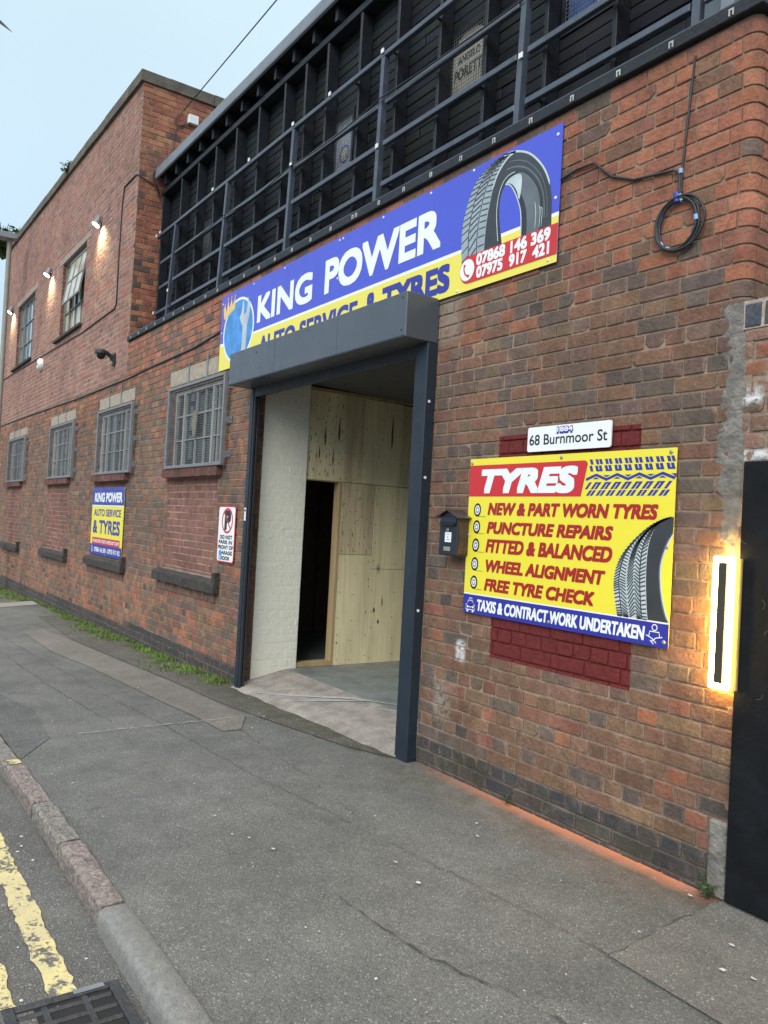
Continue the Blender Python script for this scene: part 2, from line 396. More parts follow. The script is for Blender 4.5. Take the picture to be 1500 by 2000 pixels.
# ------------------------------------------------------------------ geometry helpers
class MB:
    def __init__(s):
        s.v, s.f, s.mi, s.smooth, s.cur = [], [], [], [], 0
    def add(s, vs, fs, smooth=False):
        o = len(s.v)
        s.v.extend(tuple(v) for v in vs)
        for f in fs:
            s.f.append(tuple(i + o for i in f)); s.mi.append(s.cur); s.smooth.append(smooth)
        return s
    def box(s, x0, x1, y0, y1, z0, z1, dz0=0.0, dz1=0.0):
        # dz0/dz1: lift of the x0 / x1 end
        vs = [(x0, y0, z0 + dz0), (x1, y0, z0 + dz1), (x1, y1, z0 + dz1), (x0, y1, z0 + dz0),
              (x0, y0, z1 + dz0), (x1, y0, z1 + dz1), (x1, y1, z1 + dz1), (x0, y1, z1 + dz0)]
        return s.add(vs, [(0, 3, 2, 1), (4, 5, 6, 7), (0, 1, 5, 4), (1, 2, 6, 5), (2, 3, 7, 6), (3, 0, 4, 7)])
    def cbox(s, x0, x1, y0, y1, z0, z1, c=.004):
        # box with chamfered edges, made from three nested boxes' corners
        X, Y, Z = (x0, x1), (y0, y1), (z0, z1)
        vs = []
        idx = {}
        for i in (0, 1):
            for j in (0, 1):
                for k in (0, 1):
                    sx, sy, sz = (1 - 2 * i) * c, (1 - 2 * j) * c, (1 - 2 * k) * c
                    for a, p in enumerate(((X[i], Y[j] + sy, Z[k] + sz), (X[i] + sx, Y[j], Z[k] + sz), (X[i] + sx, Y[j] + sy, Z[k]))):
                        idx[i, j, k, a] = len(vs); vs.append(p)
        fs = []
        for i in (0, 1):
            q = [idx[i, j, k, 0] for j, k in ((0, 0), (1, 0), (1, 1), (0, 1))]; fs.append(q if i else q[::-1])
            q = [idx[j, i, k, 1] for j, k in ((0, 0), (1, 0), (1, 1), (0, 1))]; fs.append(q[::-1] if i else q)
            q = [idx[j, k, i, 2] for j, k in ((0, 0), (1, 0), (1, 1), (0, 1))]; fs.append(q if i else q[::-1])
        cen = ((x0 + x1) / 2, (y0 + y1) / 2, (z0 + z1) / 2)
        def orient(f):
            p = [Vector(vs[q]) for q in f]
            nn = (p[1] - p[0]).cross(p[2] - p[0])
            m = sum(p, Vector()) / len(p) - Vector(cen)
            return f if nn.dot(m) > 0 else f[::-1]
        for i in (0, 1):
            for j in (0, 1):
                fs.append([idx[i, j, 0, 0], idx[i, j, 1, 0], idx[i, j, 1, 1], idx[i, j, 0, 1]])
                fs.append([idx[i, 0, j, 0], idx[i, 1, j, 0], idx[i, 1, j, 2], idx[i, 0, j, 2]])
                fs.append([idx[0, i, j, 1], idx[1, i, j, 1], idx[1, i, j, 2], idx[0, i, j, 2]])
                for k in (0, 1):
                    fs.append([idx[i, j, k, 0], idx[i, j, k, 1], idx[i, j, k, 2]])
        return s.add(vs, [orient(list(f)) for f in fs])
    def tube(s, pts, r, n=8, cap=True, smooth=True):
        pts = [Vector(p) for p in pts]
        rs = r if isinstance(r, (list, tuple)) else [r] * len(pts)
        vs, fs = [], []
        up = None
        for i, p in enumerate(pts):
            t = (pts[min(i + 1, len(pts) - 1)] - pts[max(i - 1, 0)]).normalized()
            if up is None:
                up = Vector((0, 0, 1)) if abs(t.z) < .9 else Vector((1, 0, 0))
            a = t.cross(up)
            if a.length < 1e-4:
                a = t.cross(Vector((0, 1, 0)))
            a.normalize()
            b = a.cross(t).normalized()
            up = b
            for k in range(n):
                an = 2 * math.pi * k / n
                vs.append(p + (a * math.cos(an) + b * math.sin(an)) * rs[i])
        for i in range(len(pts) - 1):
            for k in range(n):
                k2 = (k + 1) % n
                fs.append((i * n + k, i * n + k2, (i + 1) * n + k2, (i + 1) * n + k))
        s.add(vs, fs, smooth)
        if cap:
            L = (len(pts) - 1) * n
            s.add(vs[:n], [tuple(range(n))[::-1]])
            s.add(vs[L:], [tuple(range(n))])
        return s
    def prism(s, poly, y0, y1):
        # polygon in the x-z plane (anticlockwise seen from the street), y0 nearest the street
        k = len(poly)
        vs = [(p[0], y0, p[1]) for p in poly] + [(p[0], y1, p[1]) for p in poly]
        fs = [tuple(range(k)), tuple(range(2 * k - 1, k - 1, -1))]
        fs += [(i, i + k, (i + 1) % k + k, (i + 1) % k) for i in range(k)]
        return s.add(vs, fs)
    def flat(s, poly, y):
        return s.add([(p[0], y, p[1]) for p in poly], [tuple(range(len(poly)))])
    def ribbon(s, pts, w, y, closed=False):
        pts = [Vector((p[0], p[1])) for p in pts]
        k = len(pts)
        ws = w if isinstance(w, (list, tuple)) else [w] * k
        L = []
        for i, p in enumerate(pts):
            a = pts[(i - 1) % k] if closed or i > 0 else p
            b = pts[(i + 1) % k] if closed or i < k - 1 else p
            t = (b - a).normalized()
            nrm = Vector((-t.y, t.x)) * ws[i] / 2
            L.append((p + nrm, p - nrm))
        vs = []
        for a, b in L:
            vs += [(a.x, y, a.y), (b.x, y, b.y)]
        rng_ = range(k if closed else k - 1)
        fs = [(2 * i, 2 * i + 1, (2 * ((i + 1) % k)) + 1, 2 * ((i + 1) % k)) for i in rng_]
        return s.add(vs, fs)
    def disc(s, x, z, r, y, n=28, rx=None):
        return s.flat([(x + (rx or r) * math.cos(2 * math.pi * i / n), z + r * math.sin(2 * math.pi * i / n)) for i in range(n)], y)
    def mat(s, i):
        s.cur = i
        return s
    def build(s, name, mats, parent=None):
        me = bpy.data.meshes.new(name)
        me.from_pydata(s.v, [], s.f)
        if not isinstance(mats, (list, tuple)):
            mats = [mats]
        for m in mats:
            me.materials.append(m)
        me.polygons.foreach_set('material_index', s.mi)
        me.polygons.foreach_set('use_smooth', s.smooth)
        me.update()
        o = bpy.data.objects.new(name, me)
        COL.objects.link(o)
        if parent is not None:
            o.parent = parent
        return o

def tag(o, label=None, cat=None, group=None, kind=None):
    if label: o['label'] = label
    if cat: o['category'] = cat
    if group: o['group'] = group
    if kind: o['kind'] = kind
    return o
def thing(name, label, cat, group=None, loc=(0, 0, 0)):
    o = bpy.data.objects.new(name, None)
    o.empty_display_size = .2
    o.location = loc
    COL.objects.link(o)
    return tag(o, label, cat, group)

def text(body, x0, x1, z0, z1, y, mat, parent, bold=0.0, shear=0.0, name='lettering', space=1.0, rev=False):
    cu_ = bpy.data.curves.new('lettering', 'FONT')
    cu_.body = body
    cu_.shear = shear
    cu_.space_character = space
    cu_.resolution_u = 4
    ob = bpy.data.objects.new('lettering', cu_)
    COL.objects.link(ob)
    dg = bpy.context.evaluated_depsgraph_get()
    me = bpy.data.meshes.new_from_object(ob.evaluated_get(dg))
    V = np.array([v.co[:2] for v in me.vertices])
    F = [tuple(p.vertices) for p in me.polygons]
    bpy.data.objects.remove(ob)
    bpy.data.curves.remove(cu_)
    bpy.data.meshes.remove(me)
    lo, hi = V.min(0), V.max(0)
    W, H = (x1 - x0 - 2 * bold), (z1 - z0 - 2 * bold)
    U = (V - lo) / (hi - lo) * (W, H) + (x0 + bold, z0 + bold)
    mb = MB()
    offs = [(0, 0)]
    if bold:
        offs += [(bold * a, bold * b) for a in (-1, -.33, .33, 1) for b in (-1, -.33, .33, 1)]
    for i, (dx, dz) in enumerate(offs):
        mb.add([(u[0] + dx, y - i * 3e-5, u[1] + dz) for u in U], F)
    return mb.build(name, mat, parent)

# ------------------------------------------------------------------ brickwork
def bond(s0, s1, z0, z1, kind, h, L=.229, seed=1, off=0.0, cut=True):
    """rectangles (s0,s1,z0,z1) of the whole brick grid of one wall"""
    g = random.Random(seed)
    out = []
    i0 = int(math.floor((z0 - off) / h)); i1 = int(math.ceil((z1 - off) / h))
    for i in range(i0, i1):
        a, b = off + i * h, off + (i + 1) * h
        if kind == 'english':
            head = i % 2
        elif kind == 'garden':
            head = (i % 4 == 0)
        elif kind == 'header':
            head = 1
        else:
            head = 0
        step = L / 2 if head else L
        sh = (L / 4 if head else (0 if (i // 2) % 2 or kind != 'garden' else 0)) + g.uniform(-.012, .012)
        if kind in ('garden', 'stretcher') and not head:
            sh += (i % 2) * L / 2
        x = math.floor((s0 - sh) / step) * step + sh
        while x < s1:
            if kind == 'english' and not head and g.random() < .06:
                segs = [(x, x + step / 2), (x + step / 2, x + step)]
            else:
                segs = [(x, x + step)]
            for p, q in segs:
                p += g.uniform(-.002, .002); q += g.uniform(-.002, .002)
                if q > s0 and p < s1:
                    if cut:
                        out.append((max(p, s0), min(q, s1), max(a, z0), min(b, z1)))
                    else:
                        out.append((p, q, max(a, z0), min(b, z1)))
            x += step
    return out

def minus(rects, holes, mn=.02):
    for (hx0, hx1, hz0, hz1) in holes:
        nxt = []
        for r in rects:
            a, b, c, d = r
            if b <= hx0 or a >= hx1 or d <= hz0 or c >= hz1:
                nxt.append(r); continue
            if a < hx0: nxt.append((a, hx0, c, d))
            if b > hx1: nxt.append((hx1, b, c, d))
            if c < hz0: nxt.append((max(a, hx0), min(b, hx1), c, hz0))
            if d > hz1: nxt.append((max(a, hx0), min(b, hx1), hz1, d))
        rects = nxt
    return [r for r in rects if r[1] - r[0] > mn and r[3] - r[2] > mn]

def lay(name, rects, colf, frame, mats, parent, joint=.0095, cham=.0022, proud=.0, djit=.0024, seed=3,
        mortar=None, mdepth=.0068, slices=None, rag=1.0, smear_k=0.0, smear_c=(.33, .24, .18)):
    """one brick wall as ONE mesh: every brick a bevelled block, mortar sheet behind.
       frame(S, Z, D) -> Nx3 positions; D grows into the wall"""
    g = np.random.RandomState(seed)
    Rr = np.array([r[:4] for r in rects], float)
    N = len(Rr)
    s0, s1, z0, z1 = (Rr[:, 0] + joint / 2, Rr[:, 1] - joint / 2, Rr[:, 2] + joint / 2, Rr[:, 3] - joint / 2)
    cs = g.uniform(.001, .0045, (N, 4)) * rag
    big = g.rand(N, 4) < .05 * rag
    cs = np.where(big, g.uniform(.008, .026, (N, 4)), cs)
    flat_ = np.ones(N)
    if slices is not None:
        flat_ = np.where(slices, 0.0, 1.0)
        # slices of a rounded-corner brick: no joint and no chamfer along s
        s0 = np.where(slices, Rr[:, 0] - .0002, s0); s1 = np.where(slices, Rr[:, 1] + .0002, s1)
    cs = cs * flat_[:, None]
    cs = np.minimum(cs, ((s1 - s0) * .3)[:, None])
    cs = np.minimum(cs, ((z1 - z0) * .35)[:, None])
    e = cham * g.uniform(.7, 1.5, N)
    es = e * flat_
    dz = (g.uniform(-1, 1, N) * djit) * flat_ - proud
    tx = g.uniform(-.006, .006, N) * flat_; tz = g.uniform(-.010, .010, N) * flat_
    def outline(a, b, c, d, k):
        return [(a + k[:, 0], c), (b - k[:, 1], c), (b, c + k[:, 1]), (b, d - k[:, 2]), (b - k[:, 2], d), (a + k[:, 3], d), (a, d - k[:, 3]), (a, c + k[:, 0])]
    jt = lambda: g.uniform(-.0016, .0016, N) * flat_ * rag
    o1 = [(x + jt(), z + jt()) for x, z in outline(s0, s1, z0, z1, cs)]
    o2 = [(x + jt() * .5, z + jt() * .5) for x, z in outline(s0 + es, s1 - es, z0 + e, z1 - e, cs)]
    cx, cz = (s0 + s1) / 2, (z0 + z1) / 2
    e3 = g.uniform(.005, .012, N) * flat_
    o3 = []
    for q, (x, z) in enumerate(o2):
        dx, dz_ = cx - x, cz - z
        o3.append((x + np.sign(dx) * np.minimum(np.abs(dx) * .45, e3), z + np.sign(dz_) * np.minimum(np.abs(dz_) * .45, e3)))
    S, Z, D = [], [], []
    for ring, dep in ((o1, .02), (o1, .003), (o2, 0.0), (o3, -.0004)):
        for x, z in ring:
            S.append(x); Z.append(z)
            D.append(dep + dz + (x - cx) * tx + (z - cz) * tz)
    S, Z, D = np.stack(S, 1), np.stack(Z, 1), np.stack(D, 1)          # N x 24
    V = frame(S.ravel(), Z.ravel(), D.ravel())
    pat = []
    for r0, r1 in ((0, 8), (8, 16), (16, 24)):
        for k in range(8):
            k2 = (k + 1) % 8
            pat.append((r0 + k, r0 + k2, r1 + k2, r1 + k))
    pat.append(tuple(range(24, 32)))
    base = np.arange(N) * 32
    F = [tuple(b + i for i in p) for b in base.tolist() for p in pat]
    mi = [0] * len(F)
    cols = np.ones((len(V), 4))
    C = np.array([colf((r[0] + r[1]) / 2, (r[2] + r[3]) / 2, r) for r in rects])
    smear = np.zeros((N, 32))
    smear[:, :8] = .6
    smear[:, 8:16] = g.uniform(.2, .7, (N, 8)); smear[:, 16:24] = np.clip(g.uniform(-.25, .55, (N, 8)), 0, 1)
    smear = (smear * smear_k * flat_[:, None]).ravel()[:, None]
    cols[:, :3] = np.repeat(C, 32, axis=0) * (1 - smear) + np.array(smear_c) * smear
    if mortar is not None:
        for (a, b, c, d) in mortar:
            k = max(1, int(math.ceil((b - a) / 1.0))) if slices is None else max(1, int((b - a) / .02))
            xs = np.linspace(a, b, k + 1)
            nb = len(V)
            Sx = np.concatenate([xs, xs]); Zx = np.concatenate([np.full(k + 1, c), np.full(k + 1, d)])
            V = np.concatenate([V, frame(Sx, Zx, np.full(len(Sx), mdepth))])
            cols = np.concatenate([cols, np.ones((len(Sx), 4)) * .3])
            for i in range(k):
                F.append((nb + i, nb + i + 1, nb + k + 1 + i + 1, nb + k + 1 + i)); mi.append(1)
    me = bpy.data.meshes.new(name)
    me.from_pydata(V.tolist(), [], F)
    for m in mats:
        me.materials.append(m)
    me.polygons.foreach_set('material_index', mi)
    at = me.color_attributes.new('Col', 'FLOAT_COLOR', 'POINT')
    at.data.foreach_set('color', cols.astype(np.float32).ravel())
    me.update()
    o = bpy.data.objects.new(name, me)
    COL.objects.link(o)
    if parent is not None:
        o.parent = parent
    return o

def grid_minus(x0, x1, z0, z1, holes):
    xs = sorted({x0, x1, *[min(max(h[i], x0), x1) for h in holes for i in (0, 1)]})
    zs = sorted({z0, z1, *[min(max(h[i], z0), z1) for h in holes for i in (2, 3)]})
    out = []
    for a, b in zip(xs, xs[1:]):
        for c, d in zip(zs, zs[1:]):
            m = ((a + b) / 2, (c + d) / 2)
            if not any(h[0] < m[0] < h[1] and h[2] < m[1] < h[3] for h in holes):
                out.append((a, b, c, d))
    return out

front = lambda S, Z, D: np.stack([S, D, Z], 1)                                  # street wall, y = depth
def at_y(y): return lambda S, Z, D: np.stack([S, D + y, Z], 1)
def facing_px(x): return lambda S, Z, D: np.stack([x - D, S, Z], 1)             # a wall facing +X, s runs along +Y
CR, CX = .055, -1.935                                                            # rounded corner
def corner(S, Z, D):
    a0 = CX - CR
    flatz = Z < 2.475                                  # behind the yard wall the brickwork runs straight on
    t = np.clip((S - a0) / CR, 0, math.pi / 2)
    over = np.maximum(S - a0 - CR * math.pi / 2, 0)
    r = CR - D
    x = np.where((S < a0) | flatz, S, a0 + r * np.sin(t))
    y = np.where((S < a0) | flatz, D, CR - r * np.cos(t) + over)
    return np.stack([x, y, Z], 1)

def ground(x, y=0.0):
    b = 0.0 if x > -4 else max(.0225 * (x + 4), -.45)
    return b + .012 * min(y, 0)
def plinth_top(x):
    return .165 if x > -4 else max(.165 + .0165 * (x + 4), -.2)

H = .0783
def pick(g, table):
    t = sum(w for w, _ in table); r = g.random() * t
    for w, c_ in table:
        r -= w
        if r <= 0:
            break
    k = g.uniform(.88, 1.13)
    return tuple(max(0, v * k * g.uniform(.95, 1.05)) for v in c_)
ORANGE, RED, BROWN, PURP, GREY, TAN, DARK, OLIVE = (.29, .118, .066), (.235, .10, .066), (.195, .106, .068), (.158, .10, .08), (.130, .098, .081), (.225, .130, .080), (.085, .068, .06), (.158, .112, .074)
ORANGE_HI, RED_HI = (.37, .145, .085), (.30, .122, .082)
cg = random.Random(11)
def mixc(a, b, t): return tuple(p + (q - p) * t for p, q in zip(a, b))
def patchy(x, z, k):
    return .5 + .25 * (math.sin(x * 2.3 * k + 1.7 * z) + math.sin(z * 3.1 * k - 1.1 * x + 2) * .6 + math.sin(x * 5.9 * k + z * 4.7) * .4)
def col_old(x, z, r=None):
    if z < plinth_top(x):
        return pick(cg, [(5, (.055, .056, .058)), (1, (.075, .062, .055)), (.6, (.062, .060, .048))])
    w = dict(o=.5, r=1.6, b=5.5, p=4.5, g=4.5, t=1.4, d=.3, ol=1.6)
    hk = 0.0
    if x > -4.2:
        hi = min(max((z - 2.6 - .25 * patchy(x, z, 1.4)) / .4, 0), 1)
        east = min(max((x + 3.6) / 1.2, 0), 1)
        k = hi * (.35 + .65 * east)
        hk = k
        w = dict(o=.25 + 16 * k, r=.8 + 10 * k, b=5.5 * (1 - k) + 1.2, p=4.2 * (1 - .85 * k), g=4.6 * (1 - k), t=.7, d=.1, ol=1.8 * (1 - k))
        if z < 1.3:
            w.update(t=5, b=9, g=1.1, p=1.1, o=.7, r=1.5, d=.3, ol=1.8)
        if z < .42:
            w.update(d=2.0, g=3, t=2)
    else:
        hi = min(max((z - 2.95) / .4, 0), 1)
        hk = hi * .8
        w.update(o=.7 + 12 * hi, r=1.8 + 8 * hi, g=4.5 - 3.5 * hi, t=2.2)
        if z < .95:
            lo = min(max((.95 - z) / .5, 0), 1)
            w.update(o=.7 + 2.5 * lo, r=1.8 + 2.5 * lo, g=4.5 - 3.2 * lo, t=2.2 + 3.5 * lo); hk = .35 * lo
    q = patchy(x, z, 1.0)
    for kk, f in (('o', .5 + q), ('r', .5 + q), ('g', 1.7 - 1.3 * q), ('p', 1.5 - q)):
        w[kk] *= max(f, .15)
    br = 1.17 if x < -6.9 else 1.0
    return tuple(v * br for v in pick(cg, [(w['o'], mixc(ORANGE, ORANGE_HI, hk)), (w['r'], mixc(RED, RED_HI, hk)), (w['b'], BROWN), (w['p'], PURP), (w['g'], GREY), (w['t'], TAN), (w['d'], DARK), (w['ol'], OLIVE)]))
def col_up(x, z, r=None):
    return pick(cg, [(5, (.335, .175, .136)), (3, (.31, .155, .118)), (2, (.28, .15, .122)), (.7, (.36, .14, .095)), (.4, (.22, .135, .115))])
def col_ret(x, z, r=None):
    return pick(cg, [(5, (.34, .125, .070)), (3, (.28, .10, .065)), (2, (.36, .16, .085)), (1.2, (.18, .085, .065)), (.5, (.10, .07, .06))])
def col_panel(x, z, r=None):
    return pick(cg, [(5, (.235, .112, .088)), (2, (.215, .10, .08)), (1, (.255, .122, .094))])
def col_soldier(x, z, r=None):
    return pick(cg, [(1, (.15, .065, .055))])

# ------------------------------------------------------------------ ground
def sheet(name, mat, poly, lift=0.0, label=None, cat=None, step=.6, kind='structure'):
    """flat polygon (x,y) draped on the pavement, cut in strips along x so it follows the fall of the street"""
    xs = sorted({p[0] for p in poly} | set(np.arange(min(p[0] for p in poly), max(p[0] for p in poly), step)) | {-4.0})
    xs = [x for x in xs if min(p[0] for p in poly) <= x <= max(p[0] for p in poly)]
    mb = MB()
    def span(x):
        ys = []
        k = len(poly)
        for i in range(k):
            a, b = poly[i], poly[(i + 1) % k]
            if (a[0] - x) * (b[0] - x) <= 0 and a[0] != b[0]:
                ys.append(a[1] + (b[1] - a[1]) * (x - a[0]) / (b[0] - a[0]))
        return (min(ys), max(ys)) if ys else None
    for a, b in zip(xs, xs[1:]):
        sa, sb = span(a + 1e-6), span(b - 1e-6)
        if sa is None or sb is None:
            continue
        mb.add([(a, sa[0], ground(a, sa[0]) + lift), (b, sb[0], ground(b, sb[0]) + lift),
                (b, sb[1], ground(b, sb[1]) + lift), (a, sa[1], ground(a, sa[1]) + lift)], [(0, 1, 2, 3)])
    o = mb.build(name, mat)
    return tag(o, label, cat, kind=kind)
KY = -2.175
mb = MB()
mb.add([(-900, -900, -.75), (900, -900, -.75), (900, 900, -.75), (-900, 900, -.75)], [(0, 1, 2, 3)])
tag(mb.build('ground', M['road']), kind='structure')
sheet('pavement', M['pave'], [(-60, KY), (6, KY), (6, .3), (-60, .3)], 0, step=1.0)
mb = MB()
xs = list(np.arange(-60, 8.1, 1.0))
def road_z(x, y): return ground(x, -2.3) - .075 + .022 * (min(-2.28 - y, 3.0))
for a, b in zip(xs, xs[1:]):
    for y0, y1 in ((-9, -5.3), (-5.3, -3.8), (-3.8, -2.2)):
        mb.add([(a, y0, road_z(a, y0)), (b, y0, road_z(b, y0)), (b, y1, road_z(b, y1)), (a, y1, road_z(a, y1))], [(0, 1, 2, 3)])
tag(mb.build('road', M['road']), kind='structure')
sheet('pavement_strip', M['pave_light'], [(-12.3, -.75), (-11.6, -1.02), (-9.6, -1.06), (-8.6, -.95), (-6.7, -.86), (-5.87, -.80), (-5.38, -.80), (-5.36, -.66), (-5.75, -.44), (-6.3, -.46), (-7.37, -.48), (-9.0, -.57), (-10.7, -.65)], .004, step=.25)
sheet('pavement_foot', M['pave_foot'], [(-13.5, -.45), (-10.7, -.62), (-9.0, -.54), (-7.37, -.45), (-6.3, -.43), (-5.6, -.36), (-4.6, -.22), (-4.1, -.05), (-4.1, .02), (-13.5, .02)], .0035, step=.25)
sheet('pavement_patch', M['pave_right'], [(-1.925, -.06), (-1.88, -.79), (-1.0, -.80), (1.5, -.9), (1.5, .05), (-1.9, .05)], .004, step=.2)
sheet('pavement_patch', M['pave_dark'], [(-8.5, KY + .004), (-7.4, -1.95), (-6.7, -1.83), (-5.76, -1.9), (-5.3, KY + .004)], .004, step=.2)
sheet('pavement_slab', M['concrete'], [(-16.2, -.02), (-15.45, -.05), (-15.05, -.76), (-15.8, -.66)], .005, step=.2)
def crack(pts, w, seed, name='pavement_crack', mat=None, lift=.0055):
    g = random.Random(seed)
    mb = MB()
    P_ = []
    for (a, b) in zip(pts, pts[1:]):
        L = math.dist(a, b); k = max(2, int(L / .035))
        for i in range(k):
            t = i / k
            P_.append((a[0] + (b[0] - a[0]) * t + g.gauss(0, .006), a[1] + (b[1] - a[1]) * t + g.gauss(0, .006)))
    P_.append(pts[-1])
    L, Rt = [], []
    for i, p in enumerate(P_):
        a, b = P_[max(i - 1, 0)], P_[min(i + 1, len(P_) - 1)]
        t = Vector((b[0] - a[0], b[1] - a[1])).normalized()
        q = w * g.choice([.12, .25, .4, .6, .8])
        L.append((p[0] - t.y * q, p[1] + t.x * q)); Rt.append((p[0] + t.y * q, p[1] - t.x * q))
    vs = []
    for a, b in zip(L, Rt):
        vs += [(a[0], a[1], ground(*a) + lift), (b[0], b[1], ground(*b) + lift)]
    mb.add(vs, [(2 * i, 2 * i + 1, 2 * i + 3, 2 * i + 2) for i in range(len(P_) - 1)])
    return tag(mb.build(name, mat or M['crack']), kind='structure')
crack([(-14, -1.4), (-11.3, -1.353), (-8.77, -1.258), (-7.07, -1.193), (-5.95, -1.115), (-4.3, -1.05), (-3.2, -.93), (-2.3, -.816), (-1.89, -.785)], .0035, 1)
crack([(-10.0, -1.552), (-8.56, -1.546), (-7.04, -1.487), (-6.0, -1.417)], .004, 2)
crack([(-2.75, -1.42), (-2.3, -1.38), (-2.07, -1.334), (-1.93, -1.276), (-1.85, -1.256), (-1.76, -1.234), (-1.5, -1.19)], .006, 3)
crack([(-1.88, -.795), (-1.925, -.06)], .0035, 4)
crack([(-1.88, -.795), (-1.2, -.81)], .003, 5)
crack([(-5.4, -.66), (-4.6, -.75), (-4.2, -.78), (-3.4, -.88)], .003, 6)
crack([(-5.76, -1.72), (-5.75, -1.37), (-5.74, -1.055), (-5.72, -.727), (-5.71, -.442)], .009, 7, 'chalk_mark', M['scratch'], .009)
g = random.Random(5)
mb = MB()
for i in range(190):
    x = -1.5 - (g.random() ** 1.8) * 9; y = g.uniform(-2.1, -.05)
    r = g.choice([.003, .004, .004, .005, .006, .008, .012]) * g.uniform(.6, 1.1)
    z = ground(x, y) + .0105
    k = g.randint(5, 8)
    mb.add([(x + r * g.uniform(.6, 1.5) * math.cos(2 * math.pi * i_ / k), y + r * g.uniform(.5, 1) * math.sin(2 * math.pi * i_ / k), z) for i_ in range(k)], [tuple(range(k))])
for i in range(60):
    x = g.uniform(-4.5, -1.6); y = g.uniform(-2.9, -2.32)
    r = g.uniform(.003, .012); z = road_z(x, y) + .004
    mb.add([(x + r * g.uniform(.6, 1.5) * math.cos(2 * math.pi * i_ / 6), y + r * g.uniform(.5, 1) * math.sin(2 * math.pi * i_ / 6), z) for i_ in range(6)], [tuple(range(6))])
tag(mb.build('litter_flecks', M['fleck']), 'small pale flecks of gum and grit scattered over the pavement', 'litter', kind='stuff')

# kerb stones
def kerb(x0, x1, mat, label, rounded, seed, drop=0.0, name='kerbstone'):
    g = random.Random(seed)
    k = 10
    prof = []
    top = ground((x0 + x1) / 2, KY) + .012 - drop
    yb, yf = KY + .004, -2.284
    if rounded:
        prof = [(yb, top - .25), (yb, top - .004), (yb - .004, top), (yf + .034, top), (yf + .020, top - .003), (yf + .009, top - .010), (yf + .002, top - .024), (yf, top - .04), (yf, top - .25)]
    else:
        yf = -2.276
        prof = [(yb, top - .25), (yb, top - .010), (yb - .010, top), (yf + .016, top), (yf + .004, top - .010), (yf, top - .04), (yf + .004, top - .11), (yf + .004, top - .25)]
    mb = MB()
    n_ = len(prof)
    vs = []
    a = .0 if rounded else .006
    for i in range(k + 1):
        x = x0 + .004 + (x1 - x0 - .008) * i / k
        dz = ground(x, KY) - ground((x0 + x1) / 2, KY)
        endk = .006 if i in (0, k) else 0
        for j, (y, z) in enumerate(prof):
            vs.append((x + g.uniform(-a, a) * .4, y + g.uniform(-a, a) * .6, z + dz + g.uniform(-a, a) * .7 - (endk if 1 <= j < n_ - 1 else 0)))
    fs = [(i * n_ + j, i * n_ + j + 1, (i + 1) * n_ + j + 1, (i + 1) * n_ + j) for i in range(k) for j in range(n_ - 1)]
    mb.add(vs, fs, rounded)
    mb.add(vs[:n_], [tuple(range(n_))[::-1]]); mb.add(vs[-n_:], [tuple(range(n_))])
    o = mb.build(name, mat)
    return tag(o, label, 'kerb', 'kerb stones along the gutter')
kerb(-5.28, -4.43, M['kerbgranite'], 'pinkish granite kerbstone with a yellow paint stripe at its far end', False, 1, drop=.0)
kerb(-4.42, -3.83, M['kerbgrey'], 'short grey granite kerbstone between the two pinkish kerbstones', False, 2)
kerb(-3.82, -3.125, M['kerbgranite'], 'rough pink granite kerbstone touching the smooth concrete kerb', False, 3)
kerb(-3.12, -2.205, M['kerbconc'], 'smooth grey concrete kerbstone beside the iron drain grate', True, 4)
kerb(-2.2, -1.285, M['kerbconc'], 'smooth concrete kerbstone running out of the bottom of the photo', True, 5)
for i, x in enumerate((-1.28, -.36, .56, 1.48)):
    kerb(x, x + .915, M['kerbconc'], 'smooth concrete kerbstone continuing along the gutter past the drain grate', True, 20 + i)
for i, x in enumerate((-6.2, -7.12)):
    kerb(x, x + .91, M['kerbgrey'], 'lowered granite kerbstone beyond the yellow kerb stripe', False, 8 + i, drop=.014)
mb = MB()
zk = ground(-5.2, KY) + .0125 + .004
mb.add([(-5.275, -2.258, zk - .003), (-5.16, -2.258, zk), (-5.18, KY - .012, zk), (-5.275, KY - .012, zk - .003)], [(0, 1, 2, 3)])
tag(mb.build('road_marking', M['yline']), kind='structure')
# double yellow lines
for (ya, yb, x0, x1, sd_) in ((-2.535, -2.445, -12, -2.742, 1), (-2.735, -2.635, -12, -2.742, 2)):
    g = random.Random(sd_)
    mb = MB()
    x = x0
    vs = []
    while x < x1:
        vs += [(x, ya + g.uniform(-.008, .008), 0), (x, yb + g.uniform(-.008, .008), 0)]
        x += .035
    vs += [(x1, ya, 0), (x1, yb, 0)]
    vs = [(v[0], v[1], road_z(v[0], v[1]) + .004) for v in vs]
    mb.add(vs, [(2 * i, 2 * i + 2, 2 * i + 3, 2 * i + 1) for i in range(len(vs) // 2 - 1)])
    tag(mb.build('road_marking', M['yline']), kind='structure')
